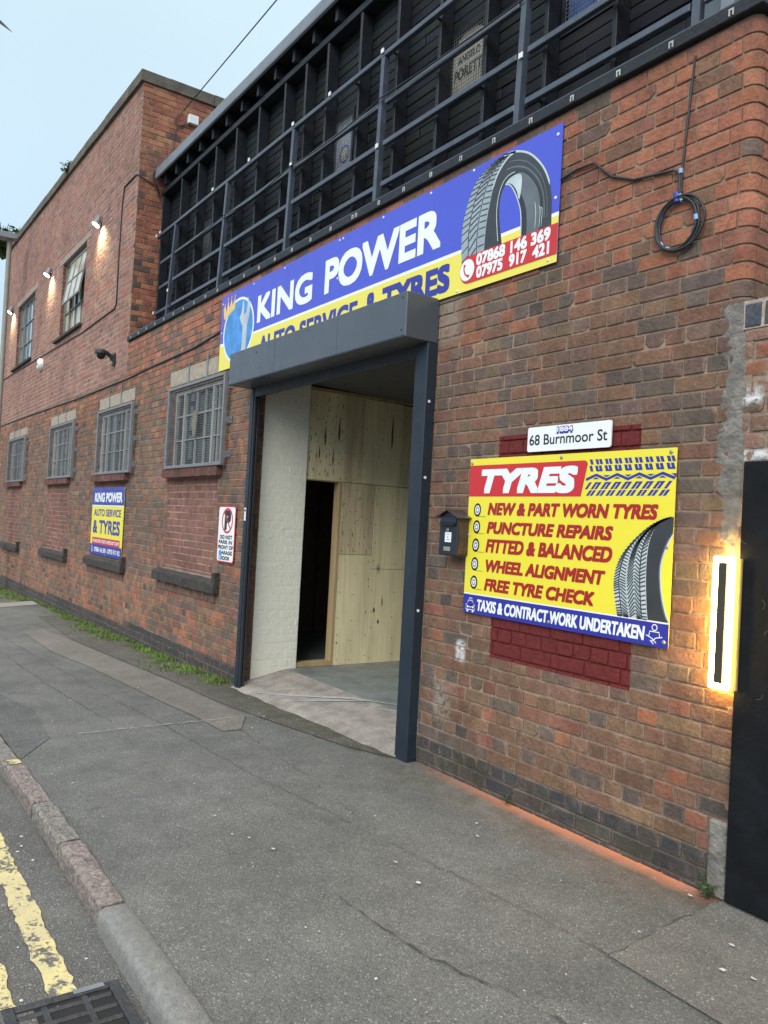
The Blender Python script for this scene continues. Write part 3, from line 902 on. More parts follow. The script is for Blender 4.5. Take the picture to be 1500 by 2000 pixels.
# iron gully grate
t = thing('drain_grate', 'slotted black iron drain grate set in the gutter beside the concrete kerb', 'drain', loc=(0, 0, 0))
gx0, gx1, gy0, gy1 = -2.735, -2.27, -2.68, -2.315
gz = road_z(-2.5, -2.5)
mb = MB()
for b in ((gx0, gx1, gy0, gy0 + .035), (gx0, gx1, gy1 - .035, gy1), (gx0, gx0 + .032, gy0 + .035, gy1 - .035), (gx1 - .032, gx1, gy0 + .035, gy1 - .035)):
    mb.cbox(b[0], b[1], b[2], b[3], gz - .06, gz + .012, .004)
mb.build('frame', M['iron'], t)
mb = MB()
k = 6
for i in range(k):
    xx = gx0 + .055 + (gx1 - gx0 - .13) * i / (k - 1)
    mb.cbox(xx, xx + .02, gy0 + .0355, gy1 - .0355, gz - .05, gz + .008, .004)
for yy in (gy0 + .11, gy0 + .235):
    mb.cbox(gx0 + .0325, gx1 - .0325, yy, yy + .022, gz - .05, gz + .0065, .004)
mb.build('bars', M['iron'], t)
mb = MB()
mb.add([(gx0, gy0, gz + .002), (gx1, gy0, gz + .002), (gx1, gy1, gz + .002), (gx0, gy1, gz + .002)], [(0, 1, 2, 3)])
mb.build('pit', M['pit'], t)
mb = MB()
mb.cbox(gx0 + .004, gx0 + .028, gy1 - .15, gy1 - .05, gz + .0125, gz + .016, .001)
mb.build('hinge_plate', M['galv'], t)

# ------------------------------------------------------------------ garage building
DX0, DX1, DZ = -6.86, -4.1, 2.9                 # doorway
SPLIT = -11.02
WIN = [(-9.17, -7.655), (-12.35, -10.76), (-15.6, -13.98), (-19.9, -18.13)]
WZ0, WZ1 = 2.055, 3.02
LINT = [(-9.22, -7.80, 3.02, 3.205), (-12.3, -10.6, 3.02, 3.195), (-15.58, -13.78, 3.02, 3.195), (-19.87, -17.85, 3.02, 3.19)]
PAN = [(-9.17, -7.63, .90, 1.945), (-12.35, -10.76, .86, 1.935), (-15.6, -13.96, .80, 1.91), (-19.93, -18.12, .72, 1.88)]
garage = thing('garage_building', 'single storey brick garage with open plywood lined doorway and black slatted upper floor', 'building')
tall = thing('tall_brick_building', 'taller two storey brick building beyond the garage with spotlights and dark coping', 'building')
holes_front = [(DX0, DX1, -1, DZ)]
for i in range(4):
    holes_front.append((WIN[i][0], WIN[i][1], WZ0 - .1, WZ1))
    holes_front.append(LINT[i])
    holes_front.append((PAN[i][0], PAN[i][1], PAN[i][2], WZ0 - .1))
ZTOP = 3.865
ZSEAM = 3.40                                      # where the newer upper brickwork of the tall building starts
allr = bond(-22, CX + 6.0, -.75, ZTOP, 'english', H, seed=4, off=.02, cut=True)
lower = [r for r in allr if r[2] >= -.8]
def split(rs):
    A = [r for r in rs if (r[0] + r[1]) / 2 > SPLIT]
    B = [r for r in rs if (r[0] + r[1]) / 2 <= SPLIT and (r[2] + r[3]) / 2 < ZSEAM]
    return A, B
A, B = split(lower)
a0 = CX - CR
arc_end = a0 + CR * math.pi / 2
def slice_corner(rs):
    out, fl = [], []
    for r in rs:
        if r[1] <= a0 - .02 or r[0] >= arc_end + .02 or (r[2] + r[3]) / 2 < 2.5:
            out.append(r); fl.append(False); continue
        # shave the joints first, then cut the brick in slices round the bend
        p, q = r[0] + .00475, r[1] - .00475
        k = max(2, int(math.ceil((q - p) / .016)))
        col = col_old((p + q) / 2, (r[2] + r[3]) / 2)
        for i in range(k):
            out.append((p + (q - p) * i / k, p + (q - p) * (i + 1) / k, r[2], r[3], col)); fl.append(True)
    return out, np.array(fl)
Ab = minus([r for r in A if r[0] < arc_end + 5.5 and (r[0] < arc_end or r[3] > 2.47)], holes_front)
# below the yard wall's top the corner is buried in the yard wall
Ab = [r for r in Ab if not ((r[2] + r[3]) / 2 < 2.5 and r[0] > (-2.0 if r[3] > 1.5 else -1.915))]
lim = lambda r: -1.985 if r[3] > 1.5 else -1.9
Ab = [(r[0], min(r[1], lim(r)), r[2], r[3]) if (r[2] + r[3]) / 2 < 2.5 and r[1] > lim(r) else r for r in Ab]
Ab, fl = slice_corner(Ab)
colA = lambda x, z, r: r[4] if len(r) > 4 else col_old(x, z)
mort = grid_minus(SPLIT, a0, -.75, ZTOP, holes_front) + [(a0, arc_end + 5.5, 2.478, ZTOP), (a0, -1.9, -.75, 2.47)]
lay('wall', Ab, colA, corner, [M['brick'], M['mortar']], garage, mortar=mort, slices=fl, seed=5, smear_k=.8)
mortB = grid_minus(-21.8, SPLIT, -.75, ZSEAM, holes_front)
lay('wall', minus([r for r in B if r[1] > -21.8], holes_front), lambda x, z, r: col_old(x, z), front, [M['brick'], M['mortar']], tall, mortar=mortB, seed=6, smear_k=.7)

# lintels, infill panels, sills of the ground floor windows
def ground_floor_window(i, par):
    x0, x1 = WIN[i]
    # sills of brick headers
    lx0, lx1, lz0, lz1 = LINT[i]
    mb = MB(); mb.cbox(lx0, lx1, -.004, .1, lz0 + .002, lz1, .006); mb.build('lintel', M['lintel'], par)
    p = PAN[i]
    rs = bond(p[0], p[1], p[2], WZ0 - .1, 'stretcher', .0775, seed=20 + i)
    lay('infill_panel', rs, col_panel, at_y(.03), [M['brick_up'], M['mortar_pink']], par, mortar=[(p[0] - .01, p[1] + .01, p[2] - .06, WZ0 - .09)], seed=30 + i, mdepth=.003, rag=.4, joint=.008)
    for xx in (p[0], p[1]):
        mb = MB(); mb.box(xx - .004, xx + .004, .004, .05, p[2], WZ0 - .1); mb.build('panel_joint', M['mortar'], par)
    # header-brick sill under the window, standing proud
    rs = []
    k = int(round((x1 - x0 + .1) / .075)); st = (x1 - x0 + .1) / k
    for q in range(k):
        rs.append((x0 + .03 + q * st, x0 + .03 + (q + 1) * st, WZ0 - .11, WZ0 - .002))
    so = lay('window_sill', rs, col_soldier, at_y(-.07), [M['brick_up'], M['mortar_pink']], par, joint=.004, mortar=[(x0 + .03, x1 + .13, WZ0 - .11, WZ0)], seed=40 + i, mdepth=.003, rag=.3)
    mb = MB(); mb.box(x0 + .032, x1 + .128, -.065, .1, WZ0 - .109, WZ0 - .001); b = mb.build('sill_core', M['sillbrick'], par); b.parent = so
    # worn stone ledge under the panel
    zc = p[2]
    lx0, lx1 = p[0] - .12, p[1] + .2
    mb = MB()
    prof = [(-.075, zc - .15), (-.075, zc - .055), (-.066, zc - .045), (.05, zc + .004), (.05, zc - .15)]
    kk = 14
    g = random.Random(50 + i)
    vs = []
    for q in range(kk + 1):
        x = lx0 + (lx1 - lx0) * q / kk
        for (y, z) in prof:
            vs.append((x, y + g.uniform(-.004, .004), z + g.uniform(-.005, .004)))
    m_ = len(prof)
    mb.add(vs, [(q * m_ + j, (q + 1) * m_ + j, (q + 1) * m_ + (j + 1) % m_, q * m_ + (j + 1) % m_) for q in range(kk) for j in range(m_)])
    mb.add(vs[:m_], [tuple(range(m_))]); mb.add(vs[-m_:], [tuple(range(m_))[::-1]])
    # raised stools at the ends where the stone is built into the wall
    mb.cbox(lx1 - .085, lx1 - .004, -.062, .02, zc - .05, zc + .06, .008)
    mb.build('stone_ledge', M['sillstone'], par)
    mb = MB()
    k = int((lx1 - lx0 - .1) / .06)
    for q in range(k):
        xx = lx0 + .03 + q * (lx1 - lx0 - .12) / k
        mb.cbox(xx + .003, xx + (lx1 - lx0 - .12) / k - .003, -.012, .01, zc - .255, zc - .152, .003)
    mb.build('ledge_corbel', M['corbel'], par)
M['sillbrick'] = plain('sill_brick', (.14, .062, .052), .9, bump=.004)
M['corbel'] = plain('stained_corbel', (.17, .098, .07), .92, var=.45, nscale=16, bump=.006, dirt=.6, dirtcol=(.04, .03, .025))

def panes(par, name, x0, x1, z0, z1, y, vbars, hbars, bw, fmat, gmat, thick_v=(), tw=.05, recess=.02, fr=.045):
    f = MB()
    f.box(x0, x0 + fr, y - .02, y + .03, z0, z1); f.box(x1 - fr, x1, y - .02, y + .03, z0, z1)
    f.box(x0 + fr, x1 - fr, y - .019, y + .03, z0, z0 + fr); f.box(x0 + fr, x1 - fr, y - .019, y + .03, z1 - fr, z1)
    for x in vbars:
        f.box(x - bw / 2, x + bw / 2, y - .010, y + .02, z0 + fr, z1 - fr)
    for x in thick_v:
        f.box(x - tw / 2, x + tw / 2, y - .022, y + .02, z0 + fr, z1 - fr)
    for z in hbars:
        f.box(x0 + fr, x1 - fr, y - .013, y + .021, z - bw / 2, z + bw / 2)
    w = f.build(name, fmat, par)
    gmb = MB()
    gmb.add([(x0 + .01, y + .012, z0 + .01), (x1 - .01, y + .012, z0 + .01), (x1 - .01, y + .012, z1 - .01), (x0 + .01, y + .012, z1 - .01)], [(0, 1, 2, 3)])
    gl = gmb.build('pane', gmat, par)
    gl.parent = w
    return w
def reveal(par, x0, x1, z0, z1, d, mat):
    mb = MB()
    mb.box(x0 - .09, x0, .021, d + .05, z0, z1); mb.box(x1, x1 + .09, .021, d + .05, z0, z1)
    mb.box(x0, x1, .021, d + .05, z1, z1 + .01)
    return mb.build('window_reveal', mat, par)
M['revealbrick'] = plain('reveal_brick', (.2, .095, .07), .9, bump=.006, var=.35, nscale=12)
for i in range(4):
    par = garage if i == 0 else tall
    x0, x1 = WIN[i]
    ground_floor_window(i, par)
    sc = (x1 - x0) / 1.515
    ux = lambda u: x0 + (u + 9.17) * sc
    panes(par, 'window', x0 + .0, x1, WZ0, WZ1 - .05, .085, [ux(-8.54), ux(-8.28), ux(-8.03) + .13 * sc], [2.385, 2.67], .012, M['winwhite'], M['glass'], [ux(-8.885), ux(-8.03)], .05 * sc)
    reveal(par, x0, x1, WZ0 - .002, WZ1 - .0, .085, M['revealbrick'])
    mb = MB(); mb.box(x0, x1, .03, .15, WZ1 - .05, WZ1 - .002); mb.build('window_head', M['revealbrick'], par)

# ------------------------------------------------------------------ doorway, reveals and inside
rs = bond(0.0, .115, -.12, 2.85, 'header', H, L=.23, seed=60, off=.02)
lay('door_jamb', rs, lambda x, z, r: pick(cg, [(2, BROWN), (1, RED), (1, PURP)]), facing_px(DX0), [M['brick'], M['mortar']], garage, mortar=[(0.0, .115, -.12, 2.88)], seed=61)
rs = bond(.115, .6, -.12, 2.9, 'english', H, seed=62, off=.02)
lay('painted_pier', rs, lambda x, z, r: (.6, .58, .46), facing_px(DX0 + .004), [M['cream'], M['cream']], garage, mortar=[(.115, .6, -.12, 2.9)], joint=.003, mdepth=.0008, cham=.003, djit=.0008, seed=63, rag=.9)
mb = MB(); mb.add([(DX0, .599, -.1), (DX0 - .6, .599, -.1), (DX0 - .6, .599, 2.9), (DX0, .599, 2.9)], [(0, 1, 2, 3)]); mb.build('pier_back', M['cream'], garage)
# ramp and floor
mb = MB()
g = random.Random(8)
nx, ny = 22, 6
vs = []
for i in range(nx + 1):
    x = DX0 + (DX1 - DX0) * i / nx
    for j in range(ny + 1):
        t = j / ny
        y = -.07 + .57 * t + (g.uniform(-.025, .01) if j == 0 else 0)
        z0_ = ground(x, y) + .006
        z = z0_ + (.075 - z0_) * t ** .8 + g.uniform(-.003, .003) * (0 < j < ny)
        vs.append((x, y, z if j else z0_ - .002))
mb.add(vs, [(i * (ny + 1) + j, (i + 1) * (ny + 1) + j, (i + 1) * (ny + 1) + j + 1, i * (ny + 1) + j + 1) for i in range(nx) for j in range(ny)], True)
mb.build('ramp', M['ramp'], garage)
mb = MB(); mb.add([(-6.95, .5, .075), (-2.1, .5, .075), (-2.1, 7, .075), (-6.95, 7, .075)], [(0, 1, 2, 3)]); mb.build('inner_floor', M['floor_in'], garage)
mb = MB()
mb.ribbon([(-6.4, -.02), (-5.9, .2), (-5.55, .42), (-5.35, .5), (-5.0, .75), (-4.6, 1.15)], [.01, .035, .05, .03, .02, .008], 0)
mb.ribbon([(-5.9, .06), (-5.6, .3), (-5.4, .46)], [.01, .04, .01], .0001)
mb.ribbon([(-5.15, .42), (-4.9, .56), (-4.5, .95), (-4.3, 1.2)], [.02, .03, .02, .01], 0)
def lift(v):
    x, _, y = v
    if y >= .5: return (x, y, .079)
    t = (y + .07) / .57; z0_ = ground(x, y) + .006
    return (x, y, z0_ + (.075 - z0_) * max(t, 0) ** .8 + .006)
mb.v = [lift(v) for v in mb.v]
mb.f = [f[::-1] for f in mb.f]
mb.build('tyre_scuff', M['scratch'], garage)
# ceiling, far walls
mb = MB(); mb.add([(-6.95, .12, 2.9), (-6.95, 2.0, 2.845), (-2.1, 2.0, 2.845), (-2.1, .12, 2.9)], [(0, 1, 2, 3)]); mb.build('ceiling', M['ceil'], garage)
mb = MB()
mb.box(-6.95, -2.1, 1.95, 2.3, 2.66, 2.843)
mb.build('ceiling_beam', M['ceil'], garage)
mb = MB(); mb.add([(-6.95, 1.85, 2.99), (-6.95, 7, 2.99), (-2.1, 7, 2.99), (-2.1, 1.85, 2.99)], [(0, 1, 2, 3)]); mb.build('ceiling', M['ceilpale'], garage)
mb = MB()
mb.add([(-2.1, .12, -.1), (-2.1, 7, -.1), (-2.1, 7, 3), (-2.1, .12, 3)], [(0, 1, 2, 3)])
mb.add([(-2.1, 7, -.1), (-9, 7, -.1), (-9, 7, 3), (-2.1, 7, 3)], [(0, 1, 2, 3)])
mb.add([(-4.1, .12, -.1), (-2.1, .12, -.1), (-2.1, .12, 3), (-4.1, .12, 3)], [(3, 2, 1, 0)])
mb.add([(-4.1, .03, -.1), (-4.1, .12, -.1), (-4.1, .12, 3), (-4.1, .03, 3)], [(3, 2, 1, 0)])
mb.build('inner_wall', M['inwall'], garage)
# plywood lining, each sheet a part: (y0, y1, z0, z1)
PXP = -6.87
def ply(y0, y1, z0, z1, mat, k):
    mb = MB(); mb.cbox(PXP - .018, PXP + k * .0012, y0 + .0015, y1 - .0015, z0 + .0015, z1 - .0015, .0015)
    o = mb.build('plywood_sheet', mat, garage)
    nb = MB()
    g = random.Random(int(y0 * 100 + z0 * 10))
    pts = []
    for yy in (y0 + .03, (y0 + y1) / 2, y1 - .03):
        zz = z0 + .06
        while zz < z1:
            pts.append((yy + g.uniform(-.012, .012), zz + g.uniform(-.03, .03))); zz += g.uniform(.17, .3)
    for (yy, zz) in pts:
        r = .0055
        nb.add([(PXP + k * .0012 + .0012, yy + r * math.cos(a), zz + r * 1.3 * math.sin(a)) for a in np.linspace(0, 2 * math.pi, 7)[:-1]], [tuple(range(6))])
    q = nb.build('nail_heads', M['s_black'], garage); q.parent = o
    return o
ply(.60, 1.045, 1.945, 2.835, M['ply'], 0)
ply(1.045, 1.26, 1.945, 2.835, M['plydark'], 1)
ply(1.26, 1.75, 1.945, 2.83, M['ply'], 0)
ply(1.75, 2.45, 1.945, 2.82, M['plydark'], 1)
ply(1.028, 1.434, 1.207, 1.942, M['plydark'], 1)
ply(1.028, 1.440, .075, 1.206, M['ply'], 0)
ply(1.440, 2.05, 1.062, 1.942, M['ply'], 1)
ply(1.440, 2.05, .075, 1.061, M['ply'], 0)
ply(2.05, 3.2, .075, 1.942, M['plydark'], 1)
# knots and grain flames on the top sheet
mb = MB()
g = random.Random(3)
darts = []
for (ya, yb, za, zb, st) in ((.63, 1.03, 1.98, 2.81, .095), (1.05, 1.42, 1.25, 1.92, .12)):
    yy, k = ya, 0
    while yy < yb:
        zz = za + (k % 2) * st * .6
        while zz < zb:
            darts.append((yy + g.uniform(-.02, .02), zz + g.uniform(-.025, .025), g.choice([.018, .022, .03, .045, .06]), .0042)); zz += st * g.uniform(1.0, 1.7)
        yy += st * .62; k += 1
darts += [(.80, 2.35, .22, .010), (.96, 2.42, .26, .012), (.74, 2.2, .16, .007), (.90, 2.15, .2, .006), (1.62, 2.45, .4, .012), (1.5, .62, .06, .014), (1.56, .5, .05, .012), (1.6, .7, .12, .006), (1.41, .95, .02, .006), (1.40, .60, .02, .006), (1.06, .30, .02, .01)]
for (yy, zz, L_, wv) in darts:
    a_ = [(PXP + .0028, yy - wv * math.sin(math.pi * t ** .7), zz + (t - .3) * L_) for t in np.linspace(0, 1, 8)]
    b_ = [(PXP + .0028, yy + wv * math.sin(math.pi * t ** .7), zz + (t - .3) * L_) for t in np.linspace(1, 0, 8)[1:-1]]
    mb.add(a_ + b_, [tuple(range(len(a_) + len(b_)))[::-1]])
mb.build('plywood_knots', plain('knot_brown', (.14, .085, .035), .8, var=.4, nscale=20), garage)
mb = MB(); mb.cbox(PXP - .1, PXP + .004, .996, 1.0265, .077, 1.944, .002); mb.cbox(PXP - .1, PXP + .004, .605, .9955, .077, .125, .002); mb.cbox(PXP - .1, PXP + .002, .605, .9955, 1.937, 1.9445, .002); mb.build('inner_door_frame', M['timber'], garage)
mb = MB(); mb.box(PXP - .02, PXP + .02, .6, 2.6, 2.836, 2.862); mb.build('ceiling_batten', M['timber'], garage)
# dim back room seen through the inner doorway
mb = MB()
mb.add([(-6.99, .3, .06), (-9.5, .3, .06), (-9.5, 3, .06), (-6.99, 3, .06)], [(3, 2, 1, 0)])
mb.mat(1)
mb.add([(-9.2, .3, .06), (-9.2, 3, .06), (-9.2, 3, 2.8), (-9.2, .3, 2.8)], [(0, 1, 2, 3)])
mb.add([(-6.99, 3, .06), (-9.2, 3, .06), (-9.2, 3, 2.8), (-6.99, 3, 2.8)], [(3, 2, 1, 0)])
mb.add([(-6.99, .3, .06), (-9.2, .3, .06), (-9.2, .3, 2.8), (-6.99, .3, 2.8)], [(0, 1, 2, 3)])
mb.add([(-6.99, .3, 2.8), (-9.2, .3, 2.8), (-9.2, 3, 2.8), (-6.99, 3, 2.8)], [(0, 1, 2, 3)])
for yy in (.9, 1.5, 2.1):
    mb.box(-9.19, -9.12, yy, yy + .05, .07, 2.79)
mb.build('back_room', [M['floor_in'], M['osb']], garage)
# solid tops and backs so that no light leaks in
mb = MB()
mb.box(-11.0, -1.99, .46, 7.0, 3.0, 3.3)
mb.box(-11.0, -1.99, 7.001, 7.1, -.7, 6.3)
mb.box(-2.09, -2.01, .13, 7.0, -.7, 2.999)
mb.build('rear_structure', M['inwall'], garage)

# ------------------------------------------------------------------ black upper floor of the garage
CLY = .455
WIN2 = [(-9.63, -9.34, 4.72, 5.29, 'glass'), (-6.44, -6.06, 4.73, 5.29, 'poster_w'), (-4.72, -4.29, 4.72, 5.27, 'poster_c'), (-3.56, -3.14, 4.70, 5.28, 'poster_b')]
boards = []
g = random.Random(21)
z = 3.88
while z < 6.15:
    x = -11.02 + g.uniform(-1, 0)
    while x < -2.08:
        L = g.uniform(.9, 2.2)
        a, b = max(x, -11.02), min(x + L, -2.08)
        if b > a:
            boards.append((a, b, z, min(z + .082, 6.16)))
        x += L
    z += .082
boards = minus(boards, [w[:4] for w in WIN2])
lay('cladding', boards, lambda x, z, r: tuple(v * g.uniform(.55, 1.5) for v in (.0045, .0058, .0085)), at_y(CLY), [M['blackwood'], M['darkgap']], garage, joint=.006, cham=.005, djit=.003,
    mortar=grid_minus(-11.02, -2.08, 3.87, 6.16, [w[:4] for w in WIN2]), mdepth=.012, rag=.15, seed=70)
for (x0, x1, z0, z1, mm) in WIN2:
    f = MB()
    for b in ((x0, x0 + .03, z0, z1), (x1 - .03, x1, z0, z1), (x0 + .03, x1 - .03, z0, z0 + .03), (x0 + .03, x1 - .03, z1 - .03, z1)):
        f.box(b[0], b[1], CLY - .012, CLY + .03, b[2], b[3])
    w = f.build('window', M['blacktim'], garage)
    q = MB(); q.add([(x0, CLY + .022, z0), (x1, CLY + .022, z0), (x1, CLY + .022, z1), (x0, CLY + .022, z1)], [(0, 1, 2, 3)])
    q.build('pane', M[mm] if mm != 'poster_c' else M['glass'], w)
    q = MB()
    xx = x0 + .03
    while xx < x1 - .02:
        q.box(xx, xx + .003, CLY - .006, CLY - .003, z0, z1); xx += .027
    zz = z0 + .03
    while zz < z1 - .02:
        q.box(x0, x1, CLY - .0095, CLY - .0065, zz, zz + .003); zz += .027
    q.build('wire_mesh', M['wire'], w)
    if mm == 'poster_c':
        q = MB()
        arch = [(x0 + .035, z0 + .03), (x1 - .035, z0 + .03), (x1 - .035, z1 - .16)] + [((x0 + x1) / 2 + (x1 - x0 - .07) / 2 * math.cos(a), z1 - .16 + .13 * math.sin(a)) for a in np.linspace(0, math.pi, 12)[1:-1]] + [(x0 + .035, z1 - .16)]
        q.flat(arch, CLY + .018); q.build('poster', M['poster_c'], w)
        text('BIRRIFICIO', x0 + .06, x1 - .06, z1 - .165, z1 - .115, CLY + .016, M['s_black'], w, .001)
        text('ANGELO', x0 + .09, x1 - .09, z1 - .255, z1 - .20, CLY + .016, M['s_black'], w, .002)
        text('PORETTI', x0 + .05, x1 - .05, z1 - .375, z1 - .29, CLY + .016, M['s_black'], w, .004)
    if mm == 'poster_w':
        q = MB()
        cx_, cz_ = (x0 + x1) / 2, z0 + .2
        q.ribbon([(cx_ + .075 * math.cos(a), cz_ + .075 * math.sin(a)) for a in np.linspace(0, 2 * math.pi, 22)[:-1]], .012, CLY + .018, True)
        q.mat(1).disc(cx_, cz_ - .01, .03, CLY + .0175, 10)
        q.build('emblem', [M['s_navy'], M['s_gold']], w)
    if mm == 'poster_b':
        q = MB(); q.flat([(x0 + .26, z0 + .04), (x1 - .03, z0 + .04), (x1 - .03, z1 - .1), (x0 + .3, z0 + .3)], CLY + .018); q.build('poster', M['s_white'], w)
STUD = [-10.95, -10.21, -9.62, -9.055, -8.46, -7.87, -7.27, -6.83, -6.41, -5.84, -5.265, -4.70, -4.172, -3.585, -3.033, -2.47]
for x in STUD:
    mb = MB(); mb.cbox(x - .017, x + .017, .335, CLY - .004, 3.88, 5.985, .003)
    mb.build('stud', M['blacktim'], garage)
mb = MB(); mb.cbox(-11.0, -2.1, .325, CLY - .003, 5.99, 6.055, .004); mb.build('top_plate', M['blacktim'], garage)
RAFT = [-10.75, -10.32, -9.9, -9.48, -9.07, -8.66, -8.24, -7.83, -7.42, -7.02, -6.62, -6.2, -5.79, -5.38, -4.97, -4.56, -4.15, -3.74, -3.33, -2.92, -2.51, -2.1]
for x in RAFT:
    mb = MB(); mb.prism([(x - .025, 6.07), (x + .025, 6.07), (x + .025, 6.235), (x - .025, 6.235)], .285, .52); mb.build('rafter', M['blacktim'], garage)
mb = MB(); mb.box(-11.0, -1.95, .245, 7.2, 6.24, 6.26); mb.build('soffit', M['darkgap'], garage)
mb = MB()
pr = [(.245, 6.195), (.222, 6.2), (.218, 6.215), (.218, 6.325), (.226, 6.338), (.245, 6.34)]
vs = [(x, y, z) for x in (-10.98, -1.9) for y, z in pr]
m_ = len(pr)
mb.add(vs, [(j, j + m_, (j + 1) % m_ + m_, (j + 1) % m_) for j in range(m_)]); mb.add(vs[:m_], [tuple(range(m_))]); mb.add(vs[m_:], [tuple(range(m_))[::-1]])
mb.build('gutter', M['fascia'], garage)
mb = MB(); mb.box(-11.0, -1.92, .246, 7.2, 6.262, 6.335); mb.build('roof', M['blacktim'], garage)
mb = MB(); mb.box(-2.08, -2.03, .46, 7.0, 3.3, 6.23); mb.build('end_wall', M['blacktim'], garage)
mb = MB(); mb.cbox(-2.29, -2.22, .235, .32, 3.93, 6.2, .004); mb.build('corner_post', M['blackpale'] if 'blackpale' in M else M['fascia'], garage)
mb = MB(); mb.box(-2.41, -2.295, .285, .29, 3.93, 6.0); mb.build('screen_sheet', NT('smoky_sheet').set(col=(.07, .085, .10), rough=.15, spec=.7), garage)
# sill board on top of the brick wall with its light clips
sb = thing('sill_board', 'long black timber board with small white clips along the top of the garage wall', 'board')
mb = MB()
mb.cbox(-11.0, -1.9, -.035, .2, 3.868, 3.935, .005)
mb.cbox(-1.985, -1.9, .2005, 5.5, 3.868, 3.935, .005)
mb.build('board', M['sillb'] if 'sillb' in M else M['blacktim'], sb)
mb = MB(); mb.box(-11.0, -1.92, -.025, .22, 3.936, 3.944); mb.build('flashing', M['black'], sb)
for k, x in enumerate(np.concatenate([np.arange(-2.05, -5.2, -.31), np.arange(-5.2, -10.95, -.33)])):
    mb = MB()
    mb.box(x - .012, x - .006, -.041, -.0355, 3.88, 3.912); mb.box(x + .006, x + .012, -.041, -.0355, 3.88, 3.912); mb.box(x - .006, x + .006, -.0405, -.0355, 3.904, 3.912)
    mb.build('clip', M['clip'], sb)
# steel rail frame in front of the cladding
rf = thing('rail_frame', 'black steel frame of four long rails on leaning posts along the upper floor', 'rail frame')
RY = .27
for k, (z, x0) in enumerate(((5.385, -10.9), (4.98, -10.72), (4.635, -10.72), (4.30, -10.85))):
    hgt = .042
    segs = [(x0, -1.98)] if k == 0 else [(x0, -10.28), (-10.18, -8.60), (-8.5, -6.97), (-6.88, -5.41), (-5.31, -3.78), (-3.68, -2.49), (-2.41, -2.02)]
    for a, b in segs:
        mb = MB(); mb.cbox(a, b, RY - .005 if k == 0 else RY + .002, RY + .04, z - hgt, z, .004); mb.build('rail', M['black'], rf)
for (xb, xt) in ((-10.37, -10.17), (-8.63, -8.5), (-6.97, -6.9), (-5.385, -5.357), (-3.75, -3.71), (-2.45, -2.43)):
    mb = MB()
    zb, zt = 3.95, 5.34
    xb2 = xb + (xb - xt) * .12
    vs = []
    for (xx, zz) in ((xb2, zb), (xt, zt)):
        for dx, dy in ((-.024, -.004), (.024, -.004), (.024, .046), (-.024, .046)):
            vs.append((xx + dx, RY + dy, zz))
    mb.add(vs, [(0, 1, 5, 4), (1, 2, 6, 5), (2, 3, 7, 6), (3, 0, 4, 7), (4, 5, 6, 7), (3, 2, 1, 0)])
    mb.build('post', M['black'], rf)
for (x, z) in ((-8.46, 4.62), (-7.27, 4.62), (-5.84, 5.37), (-6.41, 4.62), (-5.265, 5.37), (-5.265, 4.28), (-6.83, 4.28), (-4.172, 4.62), (-4.70, 5.37), (-3.585, 4.28), (-9.055, 4.62), (-9.62, 4.28)):
    mb = MB(); mb.box(x - .006, x + .006, RY + .04, .336, z - .03, z - .018); mb.build('bracket', M['blacktim'], rf)
for (x, z) in ((-10.9, 5.39), (-10.75, 5.40), (-10.84, 4.30), (-10.3, 4.5), (-8.9, 5.40), (-6.9, 5.0), (-6.9, 5.40), (-5.37, 4.62), (-5.36, 5.4), (-3.72, 4.6), (-7.9, 5.4), (-6.2, 5.4)):
    mb = MB(); mb.cbox(x - .018, x + .018, RY - .018, RY - .0065, z - .03, z + .008, .002); mb.build('cable_clip', M['plastic_w'], rf)
def sag(p, q, s, k=10):
    p, q = Vector(p), Vector(q)
    return [tuple(p.lerp(q, t) - Vector((0, 0, s * 4 * t * (1 - t)))) for t in np.linspace(0, 1, k)]
mb = MB()
for p, q, s_ in (((-10.1, RY - .02, 4.93), (-8.5, RY - .02, 4.96), .02), ((-8.5, RY - .02, 4.96), (-6.9, RY - .02, 4.97), .05), ((-6.9, RY - .02, 4.97), (-5.35, RY - .02, 4.99), .04), ((-5.35, RY - .02, 4.99), (-3.7, RY - .02, 4.95), .01)):
    mb.tube(sag(p, q, s_), .006, 6)
tag(mb.build('cable', M['cable']), 'thin black cable looping along the second rail of the steel frame', 'cable')

# ------------------------------------------------------------------ tall building, upper storey
UW = [(-15.4, -13.72, 4.63, 6.01), (-19.74, -17.88, 4.66, 6.07)]
UL = [(-15.6, -13.46, 6.01, 6.115), (-19.93, -17.62, 6.07, 6.19)]
uh = UW + UL
ZR = 7.52
tlz = lambda xx: ZR + .027 * (SPLIT - xx)
up = [r for r in bond(-21.8, SPLIT, ZSEAM, ZR + .32, 'garden', H, seed=80, off=.02) if r[3] < tlz(r[1]) + .1]
lay('upper_wall', minus(up, uh), col_up, front, [M['brick_up'], M['mortar_pale']], tall, mortar=grid_minus(-21.8, SPLIT, ZSEAM, ZR, uh) + [(-21.8 + i * .5, min(-21.3 + i * .5, SPLIT), ZR, tlz(min(-21.3 + i * .5, SPLIT)) + .02) for i in range(22)], seed=81, mdepth=.0025, rag=.7, djit=.0012, joint=.011)
rr = bond(.0, 2.4, 3.85, ZR, 'garden', H, seed=82, off=.02)
lay('return_wall', rr, col_ret, facing_px(SPLIT), [M['brick_up'], M['mortar']], tall, mortar=[(.0, 2.4, 3.85, ZR)], seed=83, smear_k=.5)
mb = MB()
mb.box(-21.8, SPLIT - .03, .2, 8, ZSEAM, 7.4); mb.box(-21.79, SPLIT - .03, .31, 8, -.75, ZSEAM - .001)
mb.build('rear_structure', M['inwall'], tall)
mb = MB()
g = random.Random(9)
x = SPLIT + .03
xs_ = [x]
while x > -21.9:
    x -= .62; xs_.append(max(x, -21.9))
